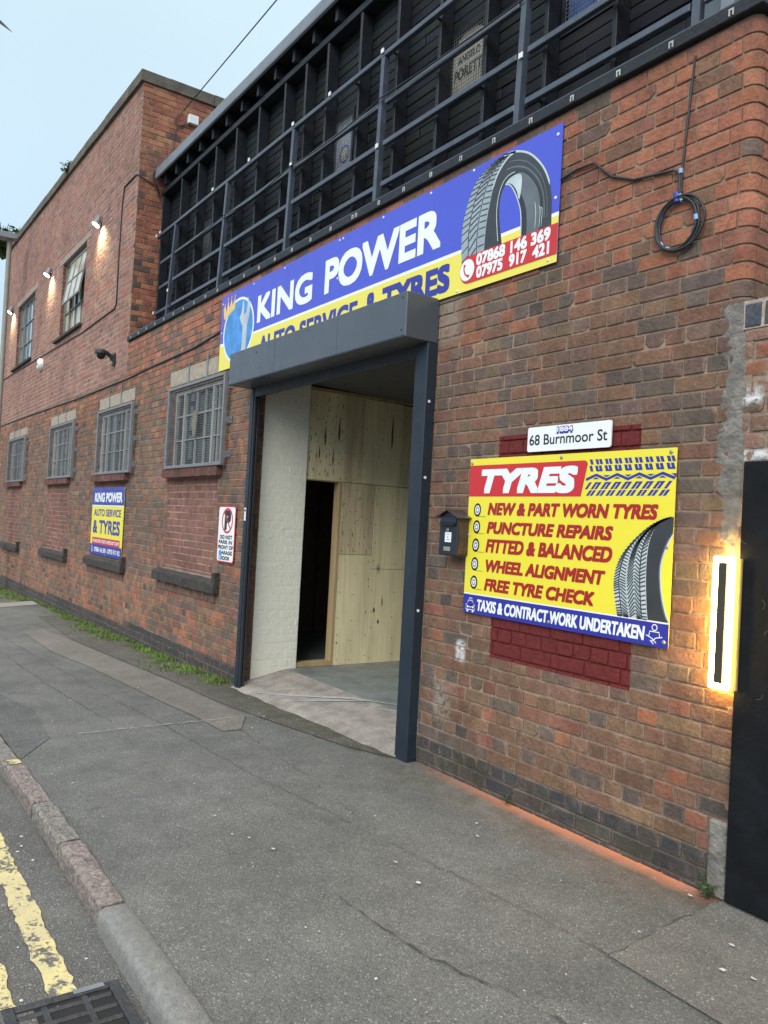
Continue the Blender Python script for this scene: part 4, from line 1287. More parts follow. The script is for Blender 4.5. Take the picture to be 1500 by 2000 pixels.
for b, a in zip(xs_, xs_[1:]):
    tl = lambda xx: .027 * (SPLIT - xx)
    j = g.uniform(-.004, .004)
    mb.box(a + .003, b - .003, -.045 + j, .36, ZR - .003, ZR + .15, tl(a), tl(b))
y = .362
while y < 2.4:
    e_ = min(y + .66, 2.4); j = g.uniform(-.004, .004)
    mb.box(SPLIT - .36, SPLIT + .035 + j, y, e_ - .006, ZR - .004, ZR + .15 + j)
    y = e_
mb.build('coping', M['coping'], tall)
for i, (x0, x1, z0, z1) in enumerate(UW):
    l = UL[i]
    mb = MB(); mb.cbox(l[0], l[1], -.006, .1, l[2] + .001, l[3], .005); mb.build('lintel', M['uplintel'], tall)
    mb = MB(); mb.cbox(x0 - .26, x1 + .0, -.055, .09, z0 - .055, z0 - .001, .006); mb.build('window_sill', M['sillstone'], tall)
    rs = bond(.0, .1, z0, z1, 'header', H, L=.21, seed=90 + i, off=.02)
    lay('window_reveal', rs, lambda x, z, r: pick(cg, [(2, (.24, .10, .065)), (1, (.2, .085, .06))]), facing_px(x0), [M['brick_up'], M['mortar_pale']], tall, mortar=[(.0, .1, z0, z1)], seed=91 + i)
    mb = MB(); mb.box(x1, x1 + .08, .021, .12, z0, z1); mb.build('window_reveal', M['revealbrick'], tall)
    if i == 0:
        w = panes(tall, 'window', x0, x1, z0, z1, .085, [-14.62, -14.2], [5.53, 5.095], .03, M['wingrey'], M['glass_cream'], [-15.0], .045)
        # open top-hung casement
        cs = bpy.data.objects.new('open_casement', None)
        c_ = MB()
        ca, cb, cz0, cz1 = -14.96, -13.76, 5.13, 5.95
        fr = .035
        for b in ((ca, ca + fr, cz0, cz1), (cb - fr, cb, cz0, cz1), (ca + fr, cb - fr, cz0, cz0 + fr), (ca + fr, cb - fr, cz1 - fr, cz1)):
            c_.box(b[0], b[1], -.012, .012, b[2] - cz1, b[3] - cz1)
        for q in (1, 2):
            xx = ca + (cb - ca) * q / 3; c_.box(xx - .009, xx + .009, -.011, .011, cz0 + fr - cz1, -fr)
        c_.box(ca + fr, cb - fr, -.0105, .0105, -.42, -.395)
        c_.mat(1).add([(ca + .01, .0, cz0 + .01 - cz1), (cb - .01, .0, cz0 + .01 - cz1), (cb - .01, .0, -.01), (ca + .01, .0, -.01)], [(0, 1, 2, 3)])
        cas = c_.build('casement', [M['wingrey'], M['glass_cream']], w)
        cas.location = (0, .055, cz1)
        cas.rotation_euler = (-R(9), 0, 0)
        bpy.data.objects.remove(cs)
    else:
        panes(tall, 'window', x0, x1, z0, z1, .085, [-18.85, -18.45, -19.45], [5.59, 5.14], .03, M['wingrey'], M['glass_sky'], [-19.25], .045)

# ------------------------------------------------------------------ roller shutter
sh = thing('roller_shutter', 'anthracite roller shutter with its box housing and two side posts round the open doorway', 'shutter')
mb = MB(); mb.cbox(-6.865, -4.093, -.27, -.001, 2.74, 3.035, .004)
hb = mb.build('housing', M['anth_light'], sh)
mb = MB()
for (x, z) in ((-6.82, 3.0), (-4.14, 3.0), (-6.3, 2.97), (-4.14, 2.79)):
    mb.tube([(x, -.2695, z), (x, -.2735, z)], .006, 8)
mb.build('rivets', M['anth_dark'], hb)
for xs_m in (-5.95, -4.95):
    mb = MB(); mb.box(xs_m, xs_m + .0015, -.2712, -.2702, 2.745, 3.03); mb.build('seam', M['anth_light'], hb)
mb = MB(); mb.box(-6.86, -4.098, -.2725, -.2702, 2.741, 2.752); mb.build('fold', M['anth'], hb)
mb = MB(); mb.cbox(-4.215, -4.094, -.08, -.001, -.02, 2.739, .004); mb.build('side_post', M['anth'], sh)
mb = MB(); mb.cbox(-4.255, -4.2155, -.06, -.002, -.02, 2.739, .003); mb.build('guide_channel', M['anth'], sh)
mb = MB(); mb.cbox(-6.83, -6.765, -.06, -.001, -.1, 2.739, .003); mb.build('side_post', M['anth'], sh)
mb = MB(); mb.cbox(-6.7645, -6.735, -.052, -.03, -.1, 2.739, .002); mb.cbox(-6.7645, -6.735, -.02, -.002, -.1, 2.739, .002); mb.build('guide_channel', M['anth_dark'], sh)
mb = MB(); mb.box(-6.73, -4.257, -.055, -.03, 2.655, 2.742); mb.build('bottom_bar', M['anth_dark'], sh)
for z in (2.35, 1.85, .98):
    mb = MB(); mb.tube([(-4.0935, -.05, z), (-4.089, -.05, z)], .010, 8); mb.build('bolt', M['plastic_w'], sh)
mb = MB(); mb.box(-6.815, -6.78, -.0615, -.0605, 1.50, 1.62); st = mb.build('sticker', M['s_white'], sh)
mb = MB(); mb.box(-6.811, -6.784, -.0621, -.0616, 1.585, 1.605); mb.build('sticker_band', M['s_navy'], st)

# ------------------------------------------------------------------ window grilles
def grille(i, label):
    x0, x1 = WIN[i]
    s_ = 3.11 / 3.2
    t = thing('window_grille', label, 'window grille', 'wire grilles over the ground floor windows')
    # the cage stands proud of the wall
    gx0, gx1, gz0, gz1 = x0 + .12, x1 + .25, 2.05, 2.995
    if i == 0: gx0, gx1 = -9.04, -7.40
    if i == 1: gx0, gx1 = -12.08, -10.42
    if i == 2: gx0, gx1 = -15.28, -13.56
    if i == 3: gx0, gx1 = -19.47, -17.60
    gz1 = 2.98; gz0 = 2.042
    ya, yb = -.085, -.045
    f = MB(); w = .034
    f.cbox(gx0, gx0 + w, ya, yb, gz0, gz1, .003); f.cbox(gx1 - w, gx1, ya, yb, gz0, gz1, .003)
    f.cbox(gx0 + w, gx1 - w, ya + .001, yb, gz0, gz0 + w, .003); f.cbox(gx0 + w, gx1 - w, ya + .001, yb, gz1 - w, gz1, .003)
    f.build('frame', M['galv'], t)
    m = MB()
    z = gz0 + w
    while z < gz1 - w:
        m.box(gx0 + w, gx1 - w, -.070, -.0672, z, z + .0034); z += .0265
    x = gx0 + w
    while x < gx1 - w:
        m.box(x, x + .0016, -.0665, -.0645, gz0 + w, gz1 - w); x += .0265
    m.build('wire_mesh', M['wire'], t)
    for z in (2.85, 2.5, 2.16):
        b = MB(); b.box(gx1 + .0005, gx1 + .006, yb, -.003, z - .03, z + .03); b.box(gx1 + .006, gx1 + .05, -.009, -.003, z - .032, z + .032)
        b.mat(1).tube([(gx1 + .03, -.008, z), (gx1 + .03, -.016, z)], .008, 6)
        b.build('bracket', [M['galv'], M['anth_dark']], t)
        b = MB(); b.box(gx0 - .006, gx0 - .0005, yb, -.003, z - .03, z + .03); b.box(gx0 - .05, gx0 - .006, -.009, -.003, z - .032, z + .032); b.build('bracket', M['galv'], t)
    for u in (.36, .72):
        xx = x0 + (x1 - x0) * u
        b = MB(); b.box(xx, xx + .03, -.012, -.0055, gz1 - .05, 3.29); b.build('stay', M['galv'], t)
    return t
grille(0, 'wire grille over the window next to the garage doorway')
grille(1, 'wire grille over the window above the small blue and yellow tyre poster')
grille(2, 'wire grille over the second window from the street lamp, no poster below')
grille(3, 'wire grille over the window beside the street lamp')
mb = MB()
mb.add([(-8.53 + .085 * math.cos(a) * (1 if math.sin(a) > 0 else .72), .062, 2.55 + .16 * math.sin(a)) for a in np.linspace(0, 2 * math.pi, 19)[:-1]], [tuple(range(18))])
mb.add([(-8.53 + .085 * math.cos(a) * (1 if math.sin(a) > 0 else .72), .058, 2.55 + .16 * math.sin(a)) for a in np.linspace(0, 2 * math.pi, 19)[:-1]], [tuple(range(18))])
tag(mb.build('paper_disc', plain('tan_paper', (.34, .29, .20), .9, var=.25, nscale=14)), 'tan leaf shaped paper hanging in the window next to the garage doorway', 'ornament')

# ------------------------------------------------------------------ signs
def panel(par, x0, x1, z0, z1, mat, y=-.016, name='panel', r=0.0, th=.004):
    mb = MB()
    if r:
        P_ = []
        for (cx_, cz_, a0_) in ((x1 - r, z0 + r, -90), (x1 - r, z1 - r, 0), (x0 + r, z1 - r, 90), (x0 + r, z0 + r, 180)):
            for a in np.linspace(a0_, a0_ + 90, 5):
                P_.append((cx_ + r * math.cos(R(a)), cz_ + r * math.sin(R(a))))
        mb.prism(P_, y, y + th)
    else:
        mb.box(x0, x1, y, y + th, z0, z1)
    return mb.build(name, mat, par)
def screws(par, pts, y, r=.011, mat=None):
    for x, z in pts:
        mb = MB()
        mb.tube([(x, y, z), (x, y - .003, z), (x, y - .0045, z)], [r, r * .9, r * .45], 10)
        mb.build('screw', mat or M['screw'], par)
L = lambda k: -.0162 - .0004 * k                      # print layers on a sign face

# --- long banner over the door
bn = thing('shop_banner', 'long blue and yellow banner reading KING POWER over the roller shutter', 'sign')
bx0, bx1, bz0, bz1 = -7.74, -3.055, 3.025, 3.803
panel(bn, bx0, bx1, bz0, bz1, M['s_blue'])
mb = MB()
mb.flat([(bx0, bz0), (bx1, bz0), (bx1, 3.285), (bx0, 3.285)], L(1)); mb.mat(1)
mb.flat([(bx0, 3.285), (bx1, 3.285), (bx1, 3.306), (bx0, 3.306)], L(1))
mb.build('yellow_band', [M['s_yellow2'], M['s_white']], bn)
text('KING', -6.872, -5.82, 3.372, 3.635, L(3), M['s_white'], bn, .0135, .0)
text('POWER', -5.615, -4.10, 3.378, 3.662, L(3), M['s_white'], bn, .0145, .0)
text('AUTO SERVICE', -6.80, -5.09, 3.055, 3.232, L(3), M['s_navy'], bn, .009)
text('&', -4.98, -4.83, 3.055, 3.25, L(3), M['s_navy'], bn, .010)
text('TYRES', -4.76, -3.985, 3.062, 3.25, L(3), M['s_navy'], bn, .012)
# printed tyre
def lerp(a, b, t): return (a[0] + (b[0] - a[0]) * t, a[1] + (b[1] - a[1]) * t)
def curve(pts, n=40):
    """Catmull-Rom through the points"""
    P_ = [pts[0]] + list(pts) + [pts[-1]]
    out = []
    m = len(pts) - 1
    for k in range(n + 1):
        u = k / n * m; i = min(int(u), m - 1); t = u - i
        a, b, c_, d = P_[i], P_[i + 1], P_[i + 2], P_[i + 3]
        out.append(tuple(.5 * (2 * b[q] + (c_[q] - a[q]) * t + (2 * a[q] - 5 * b[q] + 4 * c_[q] - d[q]) * t * t + (3 * b[q] - a[q] - 3 * c_[q] + d[q]) * t ** 3) for q in (0, 1)))
    return out
rb = 3.235
outL = curve([(-3.868, rb - .06), (-3.886, 3.395), (-3.854, 3.554), (-3.784, 3.685), (-3.679, 3.755), (-3.56, 3.785)], 40)
outR = curve([(-3.56, 3.785), (-3.43, 3.773), (-3.308, 3.718), (-3.207, 3.62), (-3.146, 3.517), (-3.116, 3.4), (-3.106, rb - .02)], 40)
face = curve([(-3.665, rb - .04), (-3.655, 3.39), (-3.629, 3.531), (-3.586, 3.664), (-3.508, 3.745), (-3.43, 3.772)], 40)
beadO = curve([(-3.53, rb - .02), (-3.562, 3.42), (-3.552, 3.549), (-3.505, 3.63), (-3.42, 3.648), (-3.319, 3.61), (-3.217, 3.486), (-3.18, 3.352), (-3.189, rb - .02)], 50)
hole = curve([(-3.50, rb - .02), (-3.534, 3.386), (-3.542, 3.49), (-3.526, 3.557), (-3.488, 3.595), (-3.434, 3.556), (-3.377, 3.453), (-3.351, 3.361), (-3.344, rb - .02)], 50)
mb = MB()
mb.mat(2).flat((outL + outR)[::-1], L(2))
mb.mat(0).flat((face + outR)[::-1], L(3))
def inset(c, f, k0, k1):
    return [lerp(face[int(i)] if i <= 40 else outR[int(i) - 40], c, f) for i in range(k0, k1)]
cen = (-3.36, 3.34)
mb.mat(7).flat(beadO[::-1], L(4))
mb.mat(1).flat([p for p in curve([(-3.47, 3.60), (-3.40, 3.635), (-3.32, 3.60), (-3.235, 3.50), (-3.20, 3.38), (-3.205, rb - .02)], 24)] + [(-3.30, rb - .02)] + curve([(-3.30, rb), (-3.31, 3.38), (-3.36, 3.50), (-3.42, 3.57)], 16), L(4.3))
mb.mat(3).flat([p for p in curve([(-3.505, 3.595), (-3.47, 3.622), (-3.41, 3.63), (-3.365, 3.61), (-3.36, 3.54), (-3.375, 3.47), (-3.40, 3.53), (-3.44, 3.58), (-3.48, 3.60)], 30)][::-1], L(4.6))
mb.mat(4).flat(hole[::-1], L(5))
mb.mat(5).flat([(-3.516, 3.306), (-3.344, 3.306), (-3.343, 3.285), (-3.512, 3.285)][::-1], L(6))
mb.mat(6).flat([(-3.512, 3.285), (-3.343, 3.285), (-3.343, rb - .02), (-3.50, rb - .02)][::-1], L(6))
mb.mat(3).ribbon(curve(face[20:] + outR[2:30], 34), [.003] + [.012] * 33 + [.004], L(6))
mb.mat(1).ribbon([lerp(outR[k], cen, .13) for k in range(4, 38)], .006, L(6))
mb.mat(1).ribbon([lerp(outR[k], cen, .22) for k in range(2, 38)], .010, L(6.2))
mb.mat(3).ribbon(beadO[2:26], .006, L(6.5))
mb.mat(3).ribbon([p for p in hole[24:]], .008, L(7))
for dx in (0, .035, .05):
    mb.mat(3).ribbon(curve([(-3.245 + dx, 3.42 - dx), (-3.232 + dx, 3.35), (-3.235 + dx, 3.255)], 8), [.001, .003, .005, .005, .005, .004, .004, .003, .002], L(6))
for fr_ in (.30, .66):                                  # tread grooves
    mb.mat(0).ribbon([lerp(outL[k], face[k], fr_) for k in range(0, 41)], .008, L(3))
for k in range(0, 40, 2):
    for (f0, f1, dk) in ((0.0, .28, 1.0), (.33, .62, 2.2), (.70, .97, .7)):
        a = lerp(outL[k], face[k], f0); kk = min(40, int(k + dk)); b = lerp(outL[kk], face[kk], f1)
        if math.dist(a, b) > .004:
            mb.mat(0).ribbon([a, b], .008 if f0 != .33 else .011, L(3.3))
mb.build('tyre_picture', [M['s_tyre'], M['s_tyre2'], M['s_tread'], M['s_shine'], M['s_blue'], M['s_white'], M['s_yellow2'], plain('print_bead_dark', (.02, .023, .027), .38)], bn)
# phone panel
mb = MB()
P_ = [(bx1, 3.070), (bx1, 3.243)] + [(-3.80, 3.243)] + [(-3.80 + .0865 * math.cos(R(a)) * .95, 3.1565 + .0865 * math.sin(R(a))) for a in np.linspace(90, 270, 12)] + [(-3.80, 3.07)]
mb.flat(P_, L(8)); mb.mat(1).disc(-3.812, 3.1565, .068, L(9))
mb.mat(0).ribbon(curve([(-3.835, 3.195), (-3.842, 3.165), (-3.825, 3.13), (-3.79, 3.112)], 10), [.022, .02, .013, .011, .011, .011, .011, .011, .013, .02, .022], L(10))
mb.build('phone_panel', [M['s_red'], M['s_white']], bn)
text('07868 146 369', -3.728, -3.107, 3.163, 3.237, L(9), M['s_white'], bn, .0042)
text('07975  917  421', -3.722, -3.112, 3.083, 3.157, L(9), M['s_white'], bn, .0042)
# crest at the left end: blue disc, crown and spanner
mb = MB()
cx_, cz_ = -7.30, 3.385
mb.flat([(bx0, bz0), (-7.38, bz0), (-7.38, 3.803), (bx0, 3.803)], L(.5))
mb.mat(1).disc(cx_, cz_, .325, L(2), 40, .365); mb.mat(2).disc(cx_, cz_, .30, L(3), 40, .34)
mb.mat(3)
mb.flat([(-7.66, 3.545), (-7.40, 3.62), (-7.405, 3.745), (-7.47, 3.665), (-7.495, 3.745), (-7.54, 3.645), (-7.58, 3.745), (-7.605, 3.62), (-7.655, 3.70), (-7.69, 3.665)], L(4))
for (x, z) in ((-7.405, 3.75), (-7.495, 3.752), (-7.58, 3.75), (-7.652, 3.705)):
    mb.disc(x, z, .011, L(5), 10)
mb.mat(4)
mb.flat([(-7.20, 3.05), (-7.10, 3.05), (-7.09, 3.40), (-7.05, 3.48), (-7.04, 3.60), (-7.11, 3.69), (-7.10, 3.60), (-7.125, 3.53), (-7.17, 3.51), (-7.19, 3.66), (-7.215, 3.66), (-7.235, 3.55), (-7.275, 3.50), (-7.19, 3.40)], L(5))
mb.build('crest', [plain('crest_violet', (.10, .085, .50), .38, var=.04), M['s_white'], M['s_sky'], M['s_gold'], M['s_steel']], bn)
screws(bn, [(-3.09, 3.746), (-3.797, 3.785), (-3.085, 3.389), (-3.12, 3.05), (-3.902, 3.042), (-4.234, 3.78), (-4.799, 3.78), (-5.41, 3.775), (-5.357, 3.775), (-6.347, 3.775), (-6.985, 3.775), (-5.416, 3.47), (-5.38, 3.47), (-7.715, 3.72), (-7.715, 3.42)], -.0165, .010, M['plastic_w'])

# --- tyre price sign
ts = thing('tyre_sign', 'yellow TYRES service list sign with a blue foot band between mailbox and lit lamp', 'sign')
x0, x1, z0, z1 = -3.685, -2.236, 1.022, 1.957
panel(ts, x0, x1, z0, z1, M['s_yellow'])
mb = MB()
mb.flat([(x0, 1.728), (-2.80, 1.728), (-2.762, 1.90)] + [(-2.772, 1.913), (-2.785, 1.917), (x0, 1.917)], L(1)); mb.build('red_header', M['s_red'], ts)
text('TYRES', -3.578, -2.826, 1.746, 1.892, L(3), M['s_white'], ts, .0115, .22)
mb = MB(); mb.flat([(x0, z0), (x1, z0), (x1, 1.135), (x0, 1.135)], L(1)); mb.mat(1).flat([(x0, 1.135), (x1, 1.135), (x1, 1.142), (x0, 1.142)], L(1)); mb.build('blue_band', [M['s_navy'], M['s_white']], ts)
for body, xa, xb, za, zb in (('NEW & PART WORN TYRES', -3.508, -2.322, 1.617, 1.692), ('PUNCTURE REPAIRS', -3.508, -2.58, 1.507, 1.58), ('FITTED & BALANCED', -3.51, -2.578, 1.395, 1.477),
                             ('WHEEL ALIGNMENT', -3.503, -2.615, 1.28, 1.355), ('FREE TYRE CHECK', -3.506, -2.677, 1.168, 1.243)):
    text(body, xa, xb, za, zb, L(2), M['s_crimson'], ts, .0046, .2)
text('TAXIS & CONTRACT WORK UNDERTAKEN', -3.56, -2.365, 1.043, 1.112, L(3), M['s_white'], ts, .003, .12)
for z in (1.647, 1.545, 1.434, 1.321, 1.21):
    mb = MB()
    mb.mat(0).disc(-3.6, z, .041, L(1), 28, .032); mb.mat(1).disc(-3.6, z, .0275, L(2), 24, .0215)
    mb.mat(0)
    for a in range(8):
        an = a * math.pi / 4
        c0, c1 = (.010, .021)
        mb.ribbon([(-3.6 + .78 * c0 * math.cos(an), z + c0 * math.sin(an)), (-3.6 + .78 * c1 * math.cos(an), z + c1 * math.sin(an))], .0058, L(3))
    mb.ribbon([(-3.595, z - .0395), (-3.525, z - .0395)], .0022, L(2))
    mb.build('wheel_icon', [M['s_black'], M['s_white']], ts)
# tread pattern in the top right corner
mb = MB()
k = 0
x = -2.775
while x < x1 - .005:
    for (dx, w_) in ((0, .018), (.0235, .018)):
        for (za, zb) in ((1.893, 1.920), (1.857, 1.887)):
            a, b = x + dx, min(x + dx + w_, x1 - .002)
            sl = .012 * (1.9 - za) / .04
            if b > a and a > -2.762:
                mb.flat([(a + .0 + .01, za), (b + .01 if b + .01 < x1 else x1 - .002, za), (b, zb), (a, zb)], L(1))
    if x > -2.762:
        mb.flat([(x + .012, 1.857), (min(x + .05, x1 - .002), 1.857), (min(x + .05, x1 - .002), 1.866), (x + .012, 1.866)], L(1.5))
    x += .0605
zz = []
x = -2.77; u = 0
while x < x1:
    zz.append((x, 1.815 + (.024 if u % 2 else 0))); x += .066; u += 1
zz.append((x1 - .003, 1.83))
mb.ribbon(zz, .015, L(1))
for (px_, pz_) in zz[1:-1]:
    s_ = -1 if pz_ > 1.82 else 1
    mb.flat([(px_ - .022, pz_ + s_ * .024), (px_, pz_ + s_ * .012), (px_ + .022, pz_ + s_ * .024)][::s_ * -1] if False else [(px_ - .022, pz_ + s_ * .022), (px_ + .022, pz_ + s_ * .022), (px_, pz_ + s_ * .011)], L(1))
x = -2.80
while x < x1 - .02:
    lo = max(x, -2.775)
    for (za, zb, e_) in ((1.766, 1.802, .030), (1.732, 1.761, .024)):
        base_ = x + (.0 if za > 1.75 else -.028)
        for dx in (0, .024):
            a = base_ + dx
            pts_ = [(a, za), (a + .0175, za), (a + .0175 + e_, zb), (a + e_, zb)]
            if min(p[0] for p in pts_) > -2.79 + (za - 1.728) * .22 and max(p[0] for p in pts_) < x1:
                mb.flat(pts_, L(1))
        if za > 1.75 and base_ + e_ > -2.76 and base_ + e_ + .036 < x1:
            mb.flat([(base_ + e_ - .002, 1.794), (base_ + e_ + .034, 1.794), (base_ + e_ + .038, 1.801), (base_ + e_ + .002, 1.801)], L(1.5))
    x += .0625
mb.build('tread_print', M['s_navy'], ts)
# printed tyre at the right edge
oL = curve([(-2.53, 1.143), (-2.541, 1.183), (-2.557, 1.26), (-2.561, 1.307), (-2.552, 1.37), (-2.524, 1.435), (-2.465, 1.505), (-2.383, 1.576), (-2.303, 1.618), (x1, 1.636)], 40)
fa = curve([(-2.353, 1.143), (-2.364, 1.224), (-2.372, 1.323), (-2.374, 1.404), (-2.367, 1.495), (-2.345, 1.56), (-2.31, 1.605), (-2.28, 1.620), (-2.25, 1.630), (x1, 1.636)], 40)
inn = curve([(x1, 1.145), (-2.257, 1.186), (-2.278, 1.253), (-2.291, 1.331), (-2.292, 1.41), (-2.268, 1.491), (x1, 1.552)], 30)
mb = MB()
mb.mat(2).flat([(-2.353, 1.143)] + fa + oL[::-1], L(1))
mb.mat(0).flat(([(x1, 1.143)] + [(x1, 1.636)] + fa[::-1]), L(2))
mb.mat(1).ribbon(inn[2:-2], .022, L(3))
mb.mat(4).flat(([(x1, 1.145), (x1, 1.552)] + inn[::-1][1:-1]), L(3.5))
mb.mat(3).ribbon(inn, .007, L(4))
for fr_ in (.17, .81):
    mb.mat(0).ribbon([lerp(oL[k], fa[k], fr_) for k in range(0, 38)], .0065, L(2.5))
for k in range(0, 37):
    for (f0, f1, dk) in ((0.0, .16, .6), (.2, .38, -2.0), (.42, .62, 2.4), (.64, .79, -1.6), (.82, .98, .7)):
        a = lerp(oL[k], fa[k], f0); kk = max(0, min(40, k + dk)); ki = int(kk); b = lerp(oL[ki], fa[ki], f1)
        if math.dist(a, b) > .003:
            mb.mat(0).ribbon([a, b], .0066, L(2.7))
mb.build('tyre_picture', [M['s_tyre'], M['s_tyre2'], M['s_shine'], M['s_shine'], M['s_yellow']], ts)
# taxi and handshake pictograms
mb = MB()
y_ = L(3)
cx_, cz_ = -3.620, 1.073
for pts_ in ([(cx_ - .03, cz_), (cx_ - .02, cz_ + .024), (cx_ + .02, cz_ + .024), (cx_ + .03, cz_)], [(cx_ - .04, cz_ - .03), (cx_ - .04, cz_), (cx_ + .04, cz_), (cx_ + .04, cz_ - .03)], [(cx_ - .014, cz_ + .026), (cx_ - .012, cz_ + .04), (cx_ + .012, cz_ + .04), (cx_ + .014, cz_ + .026)]):
    mb.ribbon(pts_, .0045, y_, True)
for dx in (-.024, .024):
    mb.disc(cx_ + dx, cz_ - .013, .008, L(3.5), 10); mb.flat([(cx_ + dx - .008, cz_ - .044), (cx_ + dx + .008, cz_ - .044), (cx_ + dx + .008, cz_ - .033), (cx_ + dx - .008, cz_ - .033)], L(3.4))
mb.ribbon([(cx_ - .014, cz_ - .014), (cx_ + .014, cz_ - .014)], .005, L(3.6))
hx, hz = -2.312, 1.08
mb.ribbon([(hx + .014 * math.cos(a), hz + .032 + .014 * math.sin(a)) for a in np.linspace(0, 2 * math.pi, 14)[:-1]], .0045, y_, True)
mb.ribbon([(hx - .03, hz - .012), (hx - .026, hz + .012), (hx + .026, hz + .012), (hx + .03, hz - .012)], .0045, L(3.2))
mb.ribbon([(hx - .045, hz - .008), (hx - .012, hz - .02), (hx + .012, hz - .04)], .0045, L(3.4)); mb.ribbon([(hx + .045, hz - .008), (hx + .01, hz - .016), (hx - .016, hz - .036)], .0045, L(3.6))
mb.ribbon([(hx - .022, hz - .03), (hx - .002, hz - .046)], .0045, L(3.8))
mb.build('pictograms', M['s_white'], ts)
screws(ts, [(-3.668, 1.931), (-2.945, 1.938), (-2.267, 1.937), (-3.672, 1.492), (-2.265, 1.491), (-2.982, 1.05), (-2.26, 1.05)], -.0165, .0105)

# --- address plate
ad = thing('address_plate', 'white plate reading 68 Burnmoor St above the yellow tyre sign', 'sign')
panel(ad, -3.201, -2.617, 1.978, 2.115, M['s_white'], -.022, r=.012, th=.008)
text('68 Burnmoor St', -3.186, -2.64, 2.013, 2.072, -.0225, M['s_black'], ad, .001)
mb = MB()
st = text('1884', -2.985, -2.868, 2.066, 2.108, -.0226, M['s_navy'], ad, .005, name='sticker')
text('1884', -2.981, -2.872, 2.078, 2.104, -.0236, M['s_white'], st, .0012, name='sticker_digits')

# --- small poster under window
kp = thing('wall_poster', 'small blue and yellow KING POWER poster under the second window', 'sign')
x0, x1, z0, z1 = -12.32, -10.73, .872, 1.862
panel(kp, x0, x1, z0, z1, M['s_yellow'])
mb = MB(); mb.flat([(x0, 1.603), (x1, 1.603), (x1, z1), (x0, z1)], L(1)); mb.flat([(x0, z0), (x1, z0), (x1, 1.025), (x0, 1.025)], L(1))
mb.mat(1).flat([(x0, 1.59), (x1, 1.59), (x1, 1.603), (x0, 1.603)], L(1)); mb.mat(2).flat([(-12.22, 1.025), (-10.83, 1.025), (-10.83, 1.125), (-12.22, 1.125)], L(1.2))
mb.build('bands', [M['s_navy'], M['s_white'], M['s_red']], kp)
text('KING POWER', -12.2, -10.82, 1.645, 1.785, L(3), M['s_white'], kp, .009)
text('AUTO SERVICE', -12.2, -10.84, 1.44, 1.545, L(3), M['s_navy'], kp, .004)
text('& TYRES', -12.22, -10.86, 1.185, 1.385, L(3), M['s_navy'], kp, .009)
text('WE ARE OPEN 7 DAYS A WEEK 8:30 TO 6PM', -12.19, -10.86, 1.05, 1.10, L(3), M['s_white'], kp, .002)
text('07868 146 369 - 07975 917 421', -12.08, -10.80, .915, .985, L(3), M['s_white'], kp, .003)
mb = MB(); mb.ribbon([(-12.2 + .045 * math.cos(a), .95 + .045 * math.sin(a)) for a in np.linspace(0, 2 * math.pi, 16)[:-1]], .008, L(3), True); mb.ribbon(curve([(-12.215, .972), (-12.215, .945), (-12.18, .93)], 6), .012, L(3.4)); mb.build('phone_icon', M['s_white'], kp)
screws(kp, [(-12.28, 1.835), (-10.77, 1.835), (-11.5, 1.84), (-12.29, 1.4), (-10.76, 1.4), (-11.5, .89)], -.0165, .012)

# --- no parking plate
npk = thing('no_parking_plate', 'white DO NOT PARK plate with a red prohibition ring beside the shutter post', 'sign')
x0, x1, z0, z1 = -7.51, -7.10, 1.074, 1.634
panel(npk, x0, x1, z0, z1, M['s_red'], -.018, r=.03, th=.006)
panel(npk, x0 + .012, x1 - .012, z0 + .012, z1 - .012, M['s_white'], -.0184, name='face', r=.026, th=.0003)
text('P', -7.355, -7.205, 1.395, 1.59, -.0188, M['s_black'], npk, .016)
mb = MB()
cx_, cz_ = -7.288, 1.488
mb.ribbon([(cx_ + .122 * math.cos(a), cz_ + .116 * math.sin(a)) for a in np.linspace(0, 2 * math.pi, 33)[:-1]], .021, -.0196, True)
mb.ribbon([(cx_ - .085, cz_ + .085), (cx_ + .085, cz_ - .085)], .019, -.0193)
mb.build('prohibition_ring', M['s_red'], npk)
for body, xa, xb, za, zb in (('DO NOT', -7.45, -7.15, 1.304, 1.345), ('PARK IN', -7.47, -7.147, 1.255, 1.295), ('FRONT OF', -7.485, -7.12, 1.203, 1.243), ('GARAGE', -7.455, -7.137, 1.15, 1.19), ('DOOR', -7.42, -7.19, 1.096, 1.137)):
    text(body, xa, xb, za, zb, -.0188, M['s_black'], npk, .0028)
mb = MB(); mb.flat([(-7.46, 1.10), (-7.405, 1.095), (-7.385, 1.15), (-7.40, 1.185), (-7.425, 1.20), (-7.455, 1.18)], -.0198); mb.mat(1).flat([(-7.45, 1.10), (-7.415, 1.10), (-7.415, 1.145), (-7.45, 1.145)], -.0201)
mb.build('sticker', [M['s_sky'], M['s_steel']], npk)

